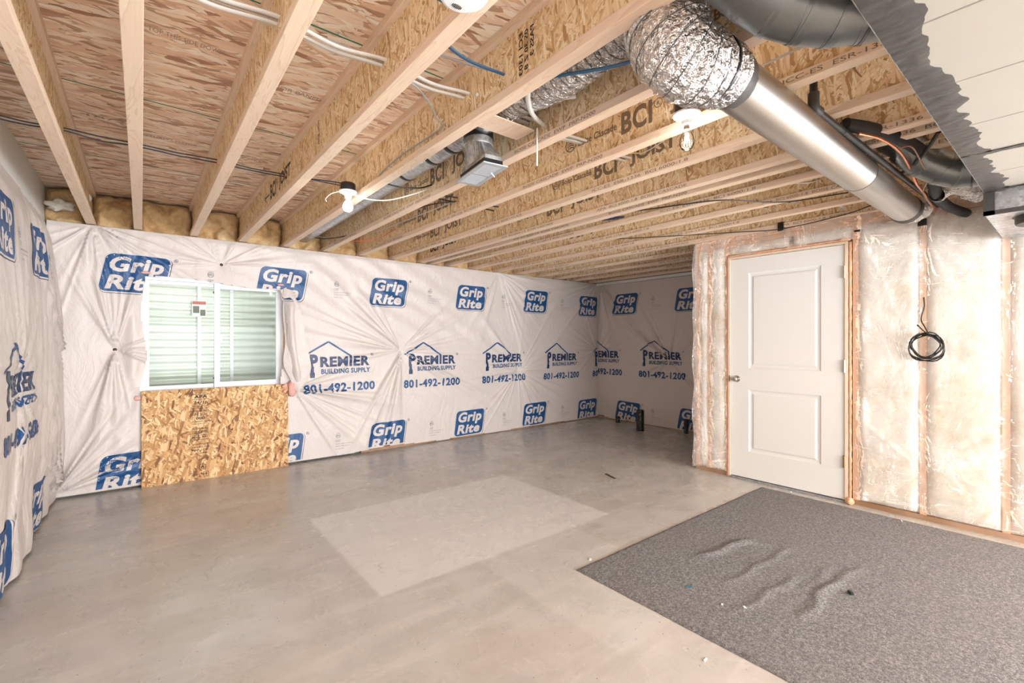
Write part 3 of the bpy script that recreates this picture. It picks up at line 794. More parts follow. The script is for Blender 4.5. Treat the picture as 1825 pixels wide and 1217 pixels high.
# ------------------------------------------------------------------ window and window well
win = thing('window_1', 'white vinyl two-pane sliding window in window wall', None, (.59, 5.36, .80), kind='structure')
def rframe(m, x0, x1, z0, z1, w, y0, y1, wt=None):
    wt = wt or w; m.box(x0, x0+w, y0, y1, z0, z1); m.box(x1-w, x1, y0, y1, z0, z1); m.box(x0+w, x1-w, y0, y1, z1-wt, z1); m.box(x0+w, x1-w, y0, y1, z0, z0+wt)
m = MB(); rframe(m, -.03, 1.21, .80, 1.92, .055, 5.335, 5.45); m.build('window_frame', M['vinyl'], win)
m = MB(); m.box(-.03, -.002, 5.30, 5.56, .80, 1.92); m.box(1.182, 1.21, 5.30, 5.56, .8, 1.92); m.box(-.03, 1.21, 5.30, 5.56, 1.90, 1.92); m.build('window_liner', M['vinyl'], win)
m = MB(); rframe(m, .025, .60, .855, 1.865, .030, 5.40, 5.43); sl = m.build('sash', M['vinyl'], win)
m = MB(); rframe(m, .56, 1.155, .855, 1.865, .045, 5.365, 5.395); sr = m.build('sash', M['vinyl'], win)
m = MB(); m.box(.055, .57, 5.412, 5.416, .885, 1.835); m.build('pane', M['glass'], sl)
m = MB(); m.box(.605, 1.11, 5.378, 5.382, .90, 1.82); m.build('pane', M['glass'], sr)
m = MB(); m.box(.600, .625, 5.36, 5.366, 1.30, 1.36); m.box(.607, .618, 5.352, 5.362, 1.315, 1.345); m.build('latch', M['vinyl'], win)
m = MB(); m.box(.553, .568, 5.405, 5.411, 1.775, 1.795); m.box(.553, .568, 5.405, 5.411, .93, .945); m.build('corner_clip', M['black'], win)
well = thing('window_well', 'pale corrugated steel window well outside the window', 'window well', (.6, 5.62, .6))
n = 40; H_ = 120; vs = []
for j in range(H_+1):
    z = .5+j*(2.03-.5)/H_
    for k in range(n+1):
        a = math.pi*k/n; rr = 1+.0055*math.sin(z*2*math.pi/.085)
        cx = math.copysign(abs(math.cos(a))**.75, math.cos(a)); sy = math.sin(a)**.6
        vs.append((.58-.98*rr*cx, 5.57+.92*rr*sy, z))
m = MB(); m.add(vs, [(j*(n+1)+k, j*(n+1)+k+1, (j+1)*(n+1)+k+1, (j+1)*(n+1)+k) for j in range(H_) for k in range(n)])
m.build('corrugated_wall', M['well'], well, smooth=2, fix=False)
for x in (PY(355, 600, 6.455).x-.017, PY(413, 600, 6.455).x-.017):
    m = MB(); m.box(x, x+.035, 6.455, 6.462, .5, 2.0)
    for z in (.8, 1.25, 1.7, 1.9): m.lathe((x+.017, 6.45, z), [(0, -.004), (.008, 0), (.008, .006)], 8, 'y')
    m.build('strap', M['vinyl'], well)
m = MB(); m.cur = 0; LX = PY(355, 600, 6.45).x-.60; m.box(.53, .67, 6.440, 6.444, 1.56, 1.74); m.cur = 1; m.box(.535, .665, 6.437, 6.440, 1.70, 1.735); m.cur = 2; m.box(.54, .60, 6.437, 6.44, 1.60, 1.68); m.box(.61, .66, 6.437, 6.44, 1.57, 1.64)
m.v = [(x+LX, y, z+.03) for x, y, z in m.v]; m.build('warning_label', [M['paper'], M['redlabel'], M['greylabel']], well)
m = MB(); m.box(-1.5, 2.7, 5.56, 7.5, .3, .5); struct(m.build('ground', M['conc_dark']))

# ------------------------------------------------------------------ strand board leaning under the window
bd = thing('strand_board', 'strand board sheet leaning on the wall under the window', 'board', (.6, 5.23, 0))
lean = math.radians(1.0); W_, Hh = 1.20, .855
m = MB(); m.box(-W_/2, W_/2, 0, .012, 0, Hh, bev=.0015)
pn = m.build('panel', M['osb_board'], None); pn.parent = bd
pr = MB()
def bt(s_, x0, x1, z0, z1, b=.02): 
    v, f = text2d(s_, (x0, x1, z0, z1), b); pr.add([(a, -.0008, c) for a, c in v], f)
x0 = -.23
for k, (s_, a, b, z0, z1, bo) in enumerate([('RATED SHEATHING', 0, .13, .832, .842, .02), ('THE ENGINEERED', .02, .11, .812, .822, .0), ('APA', .015, .12, .765, .795, .06), ('24/16', .01, .125, .71, .74, .03), ('SIZED FOR SPACING', 0, .13, .685, .695, .01), ('7/16 CATEGORY', 0, .13, .665, .676, .01), ('EXPOSURE 1', .0, .13, .64, .652, .02), ('PS 2-10', .02, .12, .60, .625, .03),
        ('000', .03, .10, .565, .59, .03), ('STRENGTH AXIS', 0, .13, .54, .552, .03), ('THIS DIRECTION', 0, .13, .52, .53, .01), ('HUD-UM-40', .0, .12, .47, .49, .02), ('CONSTRUCTION', 0, .13, .43, .445, .03), ('MILL 441', .0, .12, .39, .41, .02), ('SHEATHING SPAN', 0, .13, .30, .312, .03), ('PRP-108', .0, .12, .27, .287, .02), ('STAMP', .03, .12, .24, .255, .02), ('A', .065, .095, .105, .13, .03), ('THIS', .0, .06, .04, .055, .02), ('9', .10, .118, .035, .06, .03)]):
    bt(s_, x0+a, x0+b, z0, z1, bo)
for zz in (.80, .755, .455, .418): v, f = strip2d([(x0, zz), (x0+.13, zz)], .004); pr.add([(a, -.0008, c) for a, c in v], f)
for (a, b, c, d_) in ((.0, .135, .335, .375), (.055, .105, .095, .14), (.09, .128, .025, .07)):
    for seg in ([(a, c), (b, c)], [(b, c), (b, d_)], [(b, d_), (a, d_)], [(a, d_), (a, c)]):
        v, f = strip2d([(x0+p, q) for p, q in seg], .004); pr.add([(e, -.0008, g) for e, g in v], f)
o = pr.build('printed_lettering', M['ink'], None, fix=False); o.parent = bd; o['kind'] = 'stuff'
bd.rotation_euler = (-lean, 0, 0)
def blob(name, mat, c, r, seed, label, cat, sq=(1, 1, 1), group=None, parent=None, amp=.3, n=2):
    bm = bmesh.new(); bmesh.ops.create_icosphere(bm, subdivisions=n, radius=1)
    for v in bm.verts:
        k = 1+amp*mnoise.noise(v.co*1.6+Vector((seed*3.1, seed, 0))); v.co = Vector((c[0]+v.co.x*r*sq[0]*k, c[1]+v.co.y*r*sq[1]*k, c[2]+v.co.z*r*sq[2]*k))
    m = MB(); bm.verts.index_update(); m.add([v.co[:] for v in bm.verts], [[v.index for v in f.verts] for f in bm.faces]); bm.free()
    o = m.build(name, mat, parent, smooth=2)
    if label: tag(o, label, cat, group)
    return o
blob('insulation_tuft', M['cream_batt'], (-.52, 5.33, 2.43), .05, 33, 'loose pale tuft of fibreglass in the upper left corner of window wall', 'insulation', (1.3, .6, .8), amp=1.2, n=3)
blob('insulation_tuft', M['pink_batt'], (1.16, 5.222, .832), .022, 2, 'round pink insulation tuft over the top right corner of leaning board', 'insulation', (1, .6, 1))
blob('insulation_tuft', M['pink_batt'], (1.163, 5.22, .782), .019, 5, 'lower pink insulation tuft hanging over the board corner', 'insulation', (1, .6, .9))
blob('insulation_tuft', M['pink_batt'], (1.235, 5.24, .80), .06, 7, 'pink fibreglass showing under the torn sheet right of the board', 'insulation', (.7, .5, 1.5), amp=.6)
blob('insulation_tuft', M['pink_batt'], (-.03, 5.25, .80), .026, 9, 'pink fibreglass corner poking out left of the leaning board', 'insulation', (1, .4, .8), amp=.6)
blob('foam_seal', M['foam'], (1.185, 5.31, 1.28), .03, 11, 'orange foam bead along right edge of the window', 'foam', (.5, .6, 7), amp=.5, n=3)
blob('foam_seal', M['foam'], (-.015, 5.30, 1.42), .02, 12, 'orange foam sliver along left edge of the window', 'foam', (.5, .6, 7), amp=.5, n=3)
# torn flaps at the window head and right side
def flap(name, pts_a, pts_b, label, mat=None, k=8):
    A = catmull([Vector(p) for p in pts_a], k); B = catmull([Vector(p) for p in pts_b], k); vs = []; L = 7
    for i in range(len(A)):
        for j in range(L):
            t_ = j/(L-1); p = A[i].lerp(B[i], t_); p.y -= .02*math.sin(math.pi*t_)*(.6+.5*mnoise.noise(Vector((i*.35, j*.6, 3)))); vs.append(p)
    m = MB(); m.add(vs, [(i*L+j, (i+1)*L+j, (i+1)*L+j+1, i*L+j+1) for i in range(len(A)-1) for j in range(L-1)])
    return tag(m.build(name, mat or M['facing'], smooth=2, fix=False), label, 'torn sheet')
flap('torn_flap', [(1.16, 5.26, 1.86), (1.15, 5.25, 1.6), (1.17, 5.24, 1.3), (1.15, 5.23, 1.08), (1.21, 5.23, .92), (1.28, 5.22, .76)], [(1.24, 5.25, 1.84), (1.32, 5.2, 1.6), (1.36, 5.19, 1.3), (1.40, 5.18, 1.12), (1.41, 5.2, .98), (1.31, 5.215, .77)], 'torn white sheet flap curling back right of the window')
blob('insulation_tuft', M['pink_batt'], (.03, 5.245, 1.915), .022, 14, 'pink fibreglass at the upper left corner of the window', 'insulation', (1.6, .3, .5), amp=.5)
blob('insulation_tuft', M['pink_batt'], (1.13, 5.25, 1.89), .022, 15, 'pink fibreglass at the upper right corner of the window', 'insulation', (1.5, .3, .5), amp=.5)

# ------------------------------------------------------------------ door wall: framing, batts, clear poly sheet
XD = 4.42
dw = thing('wall_door', 'insulated stud wall around the white door', None, (4.48, 1.2, 0), kind='structure')
def part(name, mat, parent, *boxes, bev=0.0, smooth=False):
    m = MB()
    for b in boxes: m.box(*b, bev=bev)
    return m.build(name, mat, parent, smooth=smooth)
part('bottom_plate', M['treated'], dw, (4.435, 4.53, -4.5, 1.17, 0, .038)); part('bottom_plate', M['treated'], dw, (4.435, 4.53, 2.17, 2.505, 0, .038))
part('top_plate', M['plate'], dw, (4.435, 4.53, -4.5, 2.505, 2.262, 2.298)); part('top_plate', M['plate'], dw, (4.437, 4.53, -4.5, 2.505, 2.222, 2.259))
for y in (2.467, 2.345, 2.17, 1.132, .725, .31, -.10, -.51, -.92, -1.4, -1.9, -2.4, -3.0, -3.6, -4.2):
    part('stud', M['stud'], dw, (4.437, 4.53, y, y+.038, .038, 2.222), bev=.002)
part('header', M['stud'], dw, (4.46, 4.53, 1.17, 2.17, 2.12, 2.16))
part('sheathing', M['conc_wall'], dw, (4.53, 4.545, -4.5, 1.17, 0, 2.3), (4.53, 4.545, 2.17, 2.505, 0, 2.3), (4.53, 4.545, 1.17, 2.17, 2.12, 2.3))
def wbatt(y0, y1, z0, z1, seed, depth=.035):
    nu = max(8, int((y1-y0)/.02)); nv = max(6, int((z1-z0)/.025))
    U, V = np.meshgrid(np.linspace(y0, y1, nu), np.linspace(z0, z1, nv), indexing='ij')
    eu = np.clip(np.minimum(U-y0, y1-U)/.05, 0, 1); ev = np.clip(np.minimum(V-z0, z1-V)/.06, 0, 1)
    X = 4.455-depth*np.sqrt(eu)*np.sqrt(ev)-.022*(fbm(U*5+seed, V*4+seed*2, 4)-.5)
    m = MB(); m.add(np.stack([X, U, V], -1).reshape(-1, 3).tolist(), [(a*nv+b, (a+1)*nv+b, (a+1)*nv+b+1, a*nv+b+1) for a in range(nu-1) for b in range(nv-1)])
    m.build('insulation_batt', M['cream_batt'], dw, smooth=2, fix=False)
ys = [1.132, .725, .31, -.10, -.51, -.92, -1.4]
for k in range(6): wbatt(ys[k+1]+.036, ys[k]+.002, .04, 2.22, k*5+1)
wbatt(2.372, 2.480, .04, 2.22, 40, .030); wbatt(2.195, 2.360, .04, 2.22, 43, .033); wbatt(1.64, 2.17, 2.125, 2.222, 46, .028); wbatt(1.17, 1.60, 2.125, 2.222, 49, .028)
# poly sheet
def d_poly(U, V):
    d = .03+.012*(fbm(U*3+5, V*2+7, 3)-.5)
    for k, y in enumerate((2.48, 2.36, 2.19, 1.15, .745, .33, -.08)):
        d = d-.018*np.exp(-((U-y)/.035)**2)
    for k, (a, b) in enumerate(((1.05, .12), (.74, .35), (.33, .25), (1.1, 2.15), (.74, 2.1), (2.4, .1), (2.25, 2.2))):
        d = d+folds(U, V, (a, b), 12, 60+k, .010, .5, cone=.0, wid=(.04, .12))
    d = d+.004*np.sin(V*21+U*5+5*fbm(U*2, V*2, 3))*fbm(U*2+4, V*3, 2)
    d = d+.012*np.exp(-((U-1.10)/.03)**2)*(1+np.sin(V*9+3*fbm(U*4, V*3, 2)))
    return np.clip(d, .004, .10)
SP = Sheet('poly_sheet', 'wrinkled clear plastic sheet stapled over the stud wall and batts', 'plastic sheet', -1.6, 2.52, 0.0, 2.30, .015, d_poly, lambda U, V, D: (4.436-D, U+0*D, V+0*D), hole=lambda U, V: (U > 1.145+.008*np.sin(V*17)) & (U < 2.185) & (V < 2.125+.006*np.sin(U*15)), mat=M['poly'], loc=(4.42, 1.2, 0), zbot=lambda u: .055+.02*fbm(u*5, u*0, 2)-.03*(u > 2))
m = MB()
vs = [];nn = 60
for j in range(nn+1):
    z = .02+2.26*j/nn
    for k in range(6): vs.append((4.41+.024*k+.006*math.sin(z*9+k), 2.52+.008*math.sin(z*13+k*2)+.006*(k == 0), z))
m.add(vs, [(j*6+k, (j+1)*6+k, (j+1)*6+k+1, j*6+k+1) for j in range(nn) for k in range(5)])
m.build('end_wrap', M['poly'], SP.root, smooth=2, fix=False)

# door
dr = thing('door_1', 'white two-panel door with nickel knob', None, (4.44, 1.68, 0), kind='structure')
part('door_frame', M['jamb'], dr, (4.412, 4.53, 2.143, 2.163, 0, 2.105), (4.412, 4.53, 1.196, 1.216, 0, 2.105), (4.412, 4.53, 1.216, 2.143, 2.085, 2.105))
part('threshold', M['galv2'], dr, (4.40, 4.53, 1.216, 2.143, 0, .018))
def door_slab():
    y0, y1, z0, z1 = 1.220, 2.139, .024, 2.081; XF = 4.424
    ps = [(1.385, 1.975, .27, .85), (1.385, 1.975, 1.05, 1.94)]
    m = MB(); m.box(XF+.0145, XF+.036, y0, y1, z0, z1)
    yc = [y0, ps[0][0], ps[0][1], y1]; zc = [z0, ps[0][2], ps[0][3], ps[1][2], ps[1][3], z1]
    for a in range(3):
        for b in range(5):
            if a == 1 and b in (1, 3): continue
            m.box(XF, XF+.0145, yc[a], yc[a+1], zc[b], zc[b+1])
    for (a, b, c, d_) in ps:
        prof = [(0, 0), (.008, .006), (.016, .009), (.03, .0095), (.042, .003), (.047, .002)]
        for (i0, x0_), (i1, x1_) in zip(prof, prof[1:]):
            A = [(a+i0, c+i0), (b-i0, c+i0), (b-i0, d_-i0), (a+i0, d_-i0)]; B = [(a+i1, c+i1), (b-i1, c+i1), (b-i1, d_-i1), (a+i1, d_-i1)]
            for k in range(4):
                k2 = (k+1) % 4; m.add([(XF+x0_, A[k][0], A[k][1]), (XF+x0_, A[k2][0], A[k2][1]), (XF+x1_, B[k2][0], B[k2][1]), (XF+x1_, B[k][0], B[k][1])], [(0, 1, 2, 3)])
        i1, x1_ = prof[-1]; m.add([(XF+x1_, a+i1, c+i1), (XF+x1_, b-i1, c+i1), (XF+x1_, b-i1, d_-i1), (XF+x1_, a+i1, d_-i1)], [(0, 1, 2, 3)])
    return m
door_slab().build('door_slab', M['white'], dr)
m = MB(); m.lathe((4.424, 2.085, .945), [(.0, -.062), (.018, -.06), (.026, -.048), (.027, -.038), (.020, -.026), (.012, -.02), (.012, -.008), (.031, -.006), (.033, 0)], 20, 'x')
kn = m.build('door_knob', M['nickel'], dr, smooth=True)
part('strike_plate', M['brass'], dr, (4.408, 4.413, 2.144, 2.152, .915, .975))
for z in (1.86, 1.10, .33):
    m = MB(); m.tube([(4.408, 1.218, z-.05), (4.408, 1.218, z+.05)], .0065, 10); m.box(4.41, 4.4235, 1.2165, 1.2195, z-.05, z+.05); m.box(4.4215, 4.424, 1.22, 1.232, z-.05, z+.05); m.build('hinge', M['brass'] if z < .5 else M['nickel'], dr, smooth=True)
# orange foam around the frame
def foam_strip(name, label, pts, r, seed):
    P = []; R_ = random.Random(seed)
    for a, b in zip(pts, pts[1:]):
        a = Vector(a); b = Vector(b); n_ = max(2, int((b-a).length/.02))
        for k in range(n_): P.append(a.lerp(b, k/n_))
    P.append(Vector(pts[-1])); rs = [r*(.75+.5*R_.random()) for _ in P]
    m = MB(); m.tube(P, rs, 8); return tag(m.build(name, M['foam'], smooth=2), label, 'foam')
foam_strip('foam_seal', 'orange foam bead down the hinge side of the white door', [(4.425, 1.181, .0), (4.425, 1.181, 2.10)], .009, 1)
foam_strip('foam_seal', 'orange foam bead down the knob side of the white door', [(4.425, 2.175, .0), (4.425, 2.175, 2.10)], .007, 2)
foam_strip('foam_seal', 'orange foam bead along the top of the white door frame', [(4.425, 1.18, 2.117), (4.425, 2.175, 2.117)], .009, 3)
blob('foam_lump', M['foam'], (4.40, 1.178, .03), .028, 21, 'orange foam lump on floor at the hinge side of door', 'foam')
# orange foam lumps on the top plate
for k, (px, py, r) in enumerate(((1399, 387, .030), (1414, 382, .026), (1421, 380, .018), (1436, 381, .016), (1445, 378, .018))):
    p = PX(px, py, 4.46); p.z = 2.30+r*.75
    blob('foam_lump', M['foam'], p, r, 30+k, ['largest orange foam lump on top plate above the door', 'orange foam lump right of the largest one above the door', 'small orange foam lump, middle one on the top plate', 'small orange foam lump, second from right on the top plate', 'rightmost orange foam lump on the top plate'][k], 'foam', group='orange foam lumps on the top plate')
p1 = PX(1500, 427, 4.42)
tag(part('tape_patch', M['tape'], None, (4.398, 4.402, 1.11, 1.15, 2.165, 2.18)), 'small black tape patch at upper right of the door', 'tape')
tag(part('tape_patch', M['tape'], None, (4.385, 4.398, .715, .765, 2.135, 2.185)), 'larger black tape patch above the hanging cable coil', 'tape')
# coil of black cable
m = MB(); pts = []; c = Vector((4.37, .715, 1.265)); R_ = random.Random(4)
for k in range(6*24+1):
    a = 2*math.pi*k/24+1.3; rr = .088+.012*math.sin(k*.131)+.006*math.sin(k*.9); pts.append((c.x-.006*math.sin(k*.21)-.008*(k//24 % 3), c.y+rr*math.cos(a)+.006*math.sin(k*.05), c.z+rr*math.sin(a)-.008*math.cos(k*.06)))
m.tube([tuple(p) for p in pts], .0042, 6); m.tube([(4.36, .70, 1.35), (4.365, .72, 1.40), (4.385, .745, 1.46), (4.40, .73, 1.55), (4.41, .735, 1.62)], .0042, 6, smooth=6); m.tube([(4.36, .69, 1.35), (4.35, .72, 1.37), (4.34, .76, 1.42)], .0042, 6, smooth=4)
tag(m.build('cable_coil', M['black'], smooth=2), 'coiled black cable hanging on the plastic covered stud wall', 'cable')

# ------------------------------------------------------------------ rug
def rug():
    x0, x1, y0, y1 = 1.925, 4.31, -2.6, 1.815; nu, nv = 190, 350
    U, V = np.meshgrid(np.linspace(x0, x1, nu), np.linspace(y0, y1, nv), indexing='ij')
    Z = .008+.003*fbm(U*2, V*2, 2)
    for (p0, p1, w, h) in (((1263, 990), (1325, 968), .03, .028), ((1325, 968), (1345, 970), .03, .016), ((1310, 1035), (1400, 985), .022, .014), ((1330, 1085), (1410, 1035), .022, .014), ((1440, 1095), (1475, 1050), .025, .018), ((1475, 1050), (1525, 1020), .025, .016), ((1445, 1045), (1475, 1020), .02, .010)):
        a = PZ(p0[0], p0[1], 0); b = PZ(p1[0], p1[1], 0); dx, dy = b.x-a.x, b.y-a.y; L = math.hypot(dx, dy); dx /= L; dy /= L
        s_ = (U-a.x)*dx+(V-a.y)*dy; q = (U-a.x)*dy*-1+(V-a.y)*dx+.012*np.sin(s_*20)
        end = np.exp(-(np.maximum(0, np.maximum(-s_, s_-L))/.08)**2); Z = Z+.42*h*np.exp(-(q/(w*.95))**2)*end
    Z = Z*np.clip(np.minimum.reduce([U-x0, x1-U, V-y0, y1-V])/.02+.15, 0, 1)
    edge = .006*(fbm(U*20, V*20, 2)-.5)
    m = MB(); m.add(np.stack([U+edge, V+edge, Z], -1).reshape(-1, 3).tolist(), [(a*nv+b, (a+1)*nv+b, (a+1)*nv+b+1, a*nv+b+1) for a in range(nu-1) for b in range(nv-1)])
    return m.build('floor_mat', M['rug'], smooth=2, fix=False)
tag(rug(), 'grey felt floor mat with wrinkles in front of the white door', 'rug')
def scrap(name, mat, px, py, l, w, ang, label, z=.010, h=.004):
    p = PZ(px, py, 0); c, s_ = math.cos(ang), math.sin(ang); m = MB(); m.box(-l/2, l/2, -w/2, w/2, 0, h)
    m.v = [(p.x+c*x-s_*y, p.y+s_*x+c*y, z+q) for x, y, q in m.v]; return tag(m.build(name, mat), label, 'debris')
scrap('plastic_scrap', M['teal'], 1228, 1049, .035, .008, -.9, 'teal plastic sliver on the grey mat', .012)
scrap('wood_scrap', M['black'], 1516, 1062, .03, .014, .8, 'black scrap beside a wrinkle of the grey mat', .012, .012)
scrap('wood_strip', simple('dark_strip', S(66, 54, 46), .6), 1088, 849, .17, .02, 1.25, 'dark narrow wood strip lying on bare concrete floor', .0, .006)
scrap('plaster_crumb', M['paper'], 1257, 1176, .022, .006, .1, 'white crumb on concrete near the mat edge', .0)
scrap('plaster_crumb', M['paper'], 1287, 1081, .010, .008, .3, 'white crumb near front corner of the grey mat', .010)
scrap('plaster_crumb', M['paper'], 1327, 1087, .016, .010, .9, 'pale crumb beside the front wrinkle of the mat', .012)
scrap('plaster_crumb', M['paper'], 1607, 931, .03, .005, .4, 'white sliver on the mat near the stud wall', .010)
scrap('plaster_crumb', M['paper'], 1052, 997, .02, .012, .6, 'white crumb on concrete at the left tip of the mat', .0)
scrap('plaster_crumb', M['paper'], 1410, 879, .02, .012, .2, 'white crumb on the mat edge before the door', .010)

# floor pipes
def stub(px, py, r, h, label):
    p = PZ(px, py, 0); m = MB(); m.lathe((p.x, p.y, 0), [(r, 0), (r, h), (r*.9, h), (r*.9, h-.04), (0, h-.045)], 20); return tag(m.build('drain_pipe', M['abs'], smooth=True), label, 'pipe', 'black floor drain stubs')
stub(1141, 767, .055, .30, 'tall speckled black drain pipe standing up from floor')
stub(1101, 753, .032, .10, 'shortest black drain pipe near far right corner')
stub(1223, 772, .030, .20, 'thin black drain pipe beside the insulated wall end')

# ------------------------------------------------------------------ ductwork
DY, DZ, DR = .777, 2.208, .087
dt = thing('round_duct', 'large shiny round metal duct hanging under the joists', 'duct', (2.8, DY, DZ))
m = MB(); m.lathe((0, DY, DZ), [(DR, 1.50), (DR, 3.02), (DR+.002, 3.025), (DR+.002, 3.035), (DR, 3.04), (DR, 4.12)], 48, 'x'); m.build('duct_pipe', M['galv'], dt, smooth=True)
m = MB(); m.lathe((0, DY, DZ), [(DR+.0005, 3.026), (DR+.003, 3.028), (DR+.003, 3.034), (DR+.0005, 3.036)], 48, 'x'); m.build('joint_band', M['tape'], dt, smooth=True)
a_ = math.radians(228); m = MB(); yy, zz = DY+DR*math.cos(a_), DZ+DR*math.sin(a_); m.tube([(1.5, yy+.012, zz+.002), (4.1, yy+.012, zz+.002)], .0035, 6); m.build('seam', M['galv2'], dt)
m = MB(); m.lathe((0, DY, DZ), [(DR+.001, 4.05), (DR+.006, 4.06), (DR+.006, 4.12), (DR-.004, 4.125), (DR-.006, 4.11)], 48, 'x'); m.build('end_collar', M['mastic'], dt, smooth=True)
m = MB(); m.lathe((0, DY, DZ), [(DR+.002, 1.50), (DR+.009, 1.50), (DR+.010, 1.56), (DR+.006, 1.60), (DR+.001, 1.615)], 48, 'x')
R_ = random.Random(3); m.v = [(x+(.012*R_.random() if x > 1.6 else 0), y, z) for x, y, z in m.v]; m.build('mastic_collar', M['mastic'], dt, smooth=True)
def flex(name, label, pts, rads, pitch, ridge=.006, n=40, mat=None, seed=1, crumple=.006):
    P = catmull([Vector(p) for p in pts], 30)
    L = [0]
    for a, b in zip(P, P[1:]): L.append(L[-1]+(b-a).length)
    tot = L[-1]; K = int(tot/pitch*8); Q = []; 
    for k in range(K+1):
        s_ = tot*k/K; j = max(0, min(len(P)-2, next((i for i in range(len(L)-1) if L[i+1] >= s_), len(P)-2))); f = (s_-L[j])/max(1e-9, L[j+1]-L[j]); Q.append(P[j].lerp(P[j+1], f))
    vs = []; pn = None
    for k, q in enumerate(Q):
        t_ = (Q[min(k+1, K)]-Q[max(k-1, 0)]).normalized(); a = Vector((0, 0, 1)) if pn is None else pn
        nn_ = (a-t_*a.dot(t_)); nn_ = nn_.normalized() if nn_.length > 1e-5 else t_.orthogonal().normalized(); pn = nn_; b = t_.cross(nn_)
        s_ = k/K; r0 = float(np.interp(s_, np.linspace(0, 1, len(rads)), rads)); 
        for i in range(n):
            th = 2*math.pi*i/n; ph = (tot*s_/pitch+i/n*0+.0) % 1.0
            rid = ridge*max(0, 1-abs(ph-.5)*7) - ridge*.9*abs(math.sin(math.pi*(ph+.5)))*.5
            dv = nn_*math.cos(th)+b*math.sin(th); p = q+dv*(r0+rid); p += dv*crumple*mnoise.noise(p*24+Vector((seed, 0, 0))); vs.append(p)
    m = MB(); m.add(vs, [(k*n+i, k*n+(i+1) % n, (k+1)*n+(i+1) % n, (k+1)*n+i) for k in range(K) for i in range(n)])
    t_ = thing(name, label, 'duct', tuple(P[0])); m.build('foil_sleeve', mat or M['foil'], t_, smooth=2, fix=False)
    hp = []
    k = 4
    while k < K-1:
        for i in range(0, n, 2):
            kk = min(K, k+8*i/n); k0 = int(kk); f = kk-k0; a = vs[k0*n+i]; b = vs[min(K, k0+1)*n+i]; c0 = Q[k0].lerp(Q[min(K, k0+1)], f); p = a.lerp(b, f); hp.append(p+(p-c0).normalized()*.0008)
        k += 8
    m = MB(); m.tube(hp, .0016, 5); m.build('wire_coil', M['coil'], t_, smooth=2)
    return t_
BF = [(1.56, .777, 2.206), (1.47, .778, 2.198), (1.38, .795, 2.192), (1.325, .83, 2.245), (1.33, .865, 2.34), (1.37, .90, 2.43), (1.39, .96, 2.47)]
flex('flexible_duct', 'big foil flexible duct bending from the metal duct into the joists', BF, [.096, .105, .122, .128, .125, .115, .09], .034, ridge=.007, n=64, seed=2, crumple=.004)
tag(m, '', '') if False else None
def ring_at(p, d, r, w, mat, name, parent):
    p = Vector(p); d = Vector(d).normalized(); m = MB(); m.tube([p-d*w/2, p+d*w/2], r, 40); return m.build(name, mat, parent, smooth=True)
strap = ring_at((1.463, .779, 2.198), (1, -.01, .03), .1075, .012, M['tape'], 'black_strap', None); tag(strap, 'black tie strap around the big foil duct near its collar', 'strap')
# bay duct: flexible foil, sheet metal pipe, boot and grille
BX, BZ = 1.392, 2.462
flex('flexible_duct', 'smaller foil flexible duct lying in the joist bay behind the big one', [(BX, .98, BZ), (BX, 1.2, BZ-.01), (BX, 1.45, BZ-.02), (BX, 1.7, BZ), (BX, 1.86, BZ+.01)], [.086, .094, .098, .088, .080], .045, ridge=.006, n=44, seed=7, crumple=.004)
bp = thing('branch_pipe', 'round sheet metal branch pipe running in joist bay to the window wall', 'duct', (BX, 3.6, BZ))
m = MB(); m.lathe((BX, 0, BZ), [(.076, 5.38), (.076, 2.86), (.078, 2.85), (.078, 2.2)], 36, 'y'); m.build('duct_pipe', M['galv2'], bp, smooth=True)
for y in (2.28, 2.50, 2.86): m = MB(); m.lathe((BX, 0, BZ), [(.079, y-.018), (.081, y-.012), (.081, y+.012), (.079, y+.018)], 36, 'y'); m.build('joint_band', M['tape'], bp, smooth=True)
m = MB(); m.lathe((BX, 0, BZ), [(.079, 1.84), (.082, 1.86), (.082, 1.90), (.079, 1.92)], 36, 'y'); m.build('joint_band', M['tape'], bp, smooth=True)
bt_ = thing('register_boot', 'sheet metal register boot with grille hanging between the joists', 'vent', (1.41, 2.03, 2.19))
m = MB(); m.lathe((BX, 0, BZ), [(.0, 2.2), (.077, 2.2), (.077, 1.92), (.0, 1.92)], 36, 'y'); m.build('tee', M['galv2'], bt_, smooth=True)
m = MB(); m.lathe((1.405, 2.035, 0), [(.079, 2.46), (.080, 2.375), (.0805, 2.375)], 36); m.build('black_collar', M['tape'], bt_, smooth=True)
m = MB(); m.lathe((1.405, 2.035, 0), [(.076, 2.40), (.076, 2.352), (.079, 2.35), (.079, 2.342), (.076, 2.34)], 36); m.build('metal_collar', M['galv2'], bt_, smooth=True)
ga = math.radians(-8); gcx, gcy = 1.413, 2.025
def g2(a, b): return (gcx+a*math.cos(ga)-b*math.sin(ga)*-1*-1, gcy+a*math.sin(ga)+b*math.cos(ga))
n = 40; vs = []
for k in range(n):
    th = 2*math.pi*k/n; vs.append((1.405+.076*math.cos(th), 2.035+.076*math.sin(th), 2.342))
def rectp(th, hw, hl):
    c, s_ = math.cos(th), math.sin(th); q = min(hw/abs(c) if abs(c) > 1e-6 else 9, hl/abs(s_) if abs(s_) > 1e-6 else 9); return c*q, s_*q
for (z, hw, hl) in ((2.245, .052, .14), (2.20, .052, .14)):
    for k in range(n):
        x, y = rectp(2*math.pi*k/n, hw, hl); X_, Y_ = g2(x, y); vs.append((X_, Y_, z))
m = MB(); m.add(vs, [(j*n+k, j*n+(k+1) % n, (j+1)*n+(k+1) % n, (j+1)*n+k) for j in range(2) for k in range(n)]); m.build('transition', M['galv2'], bt_)
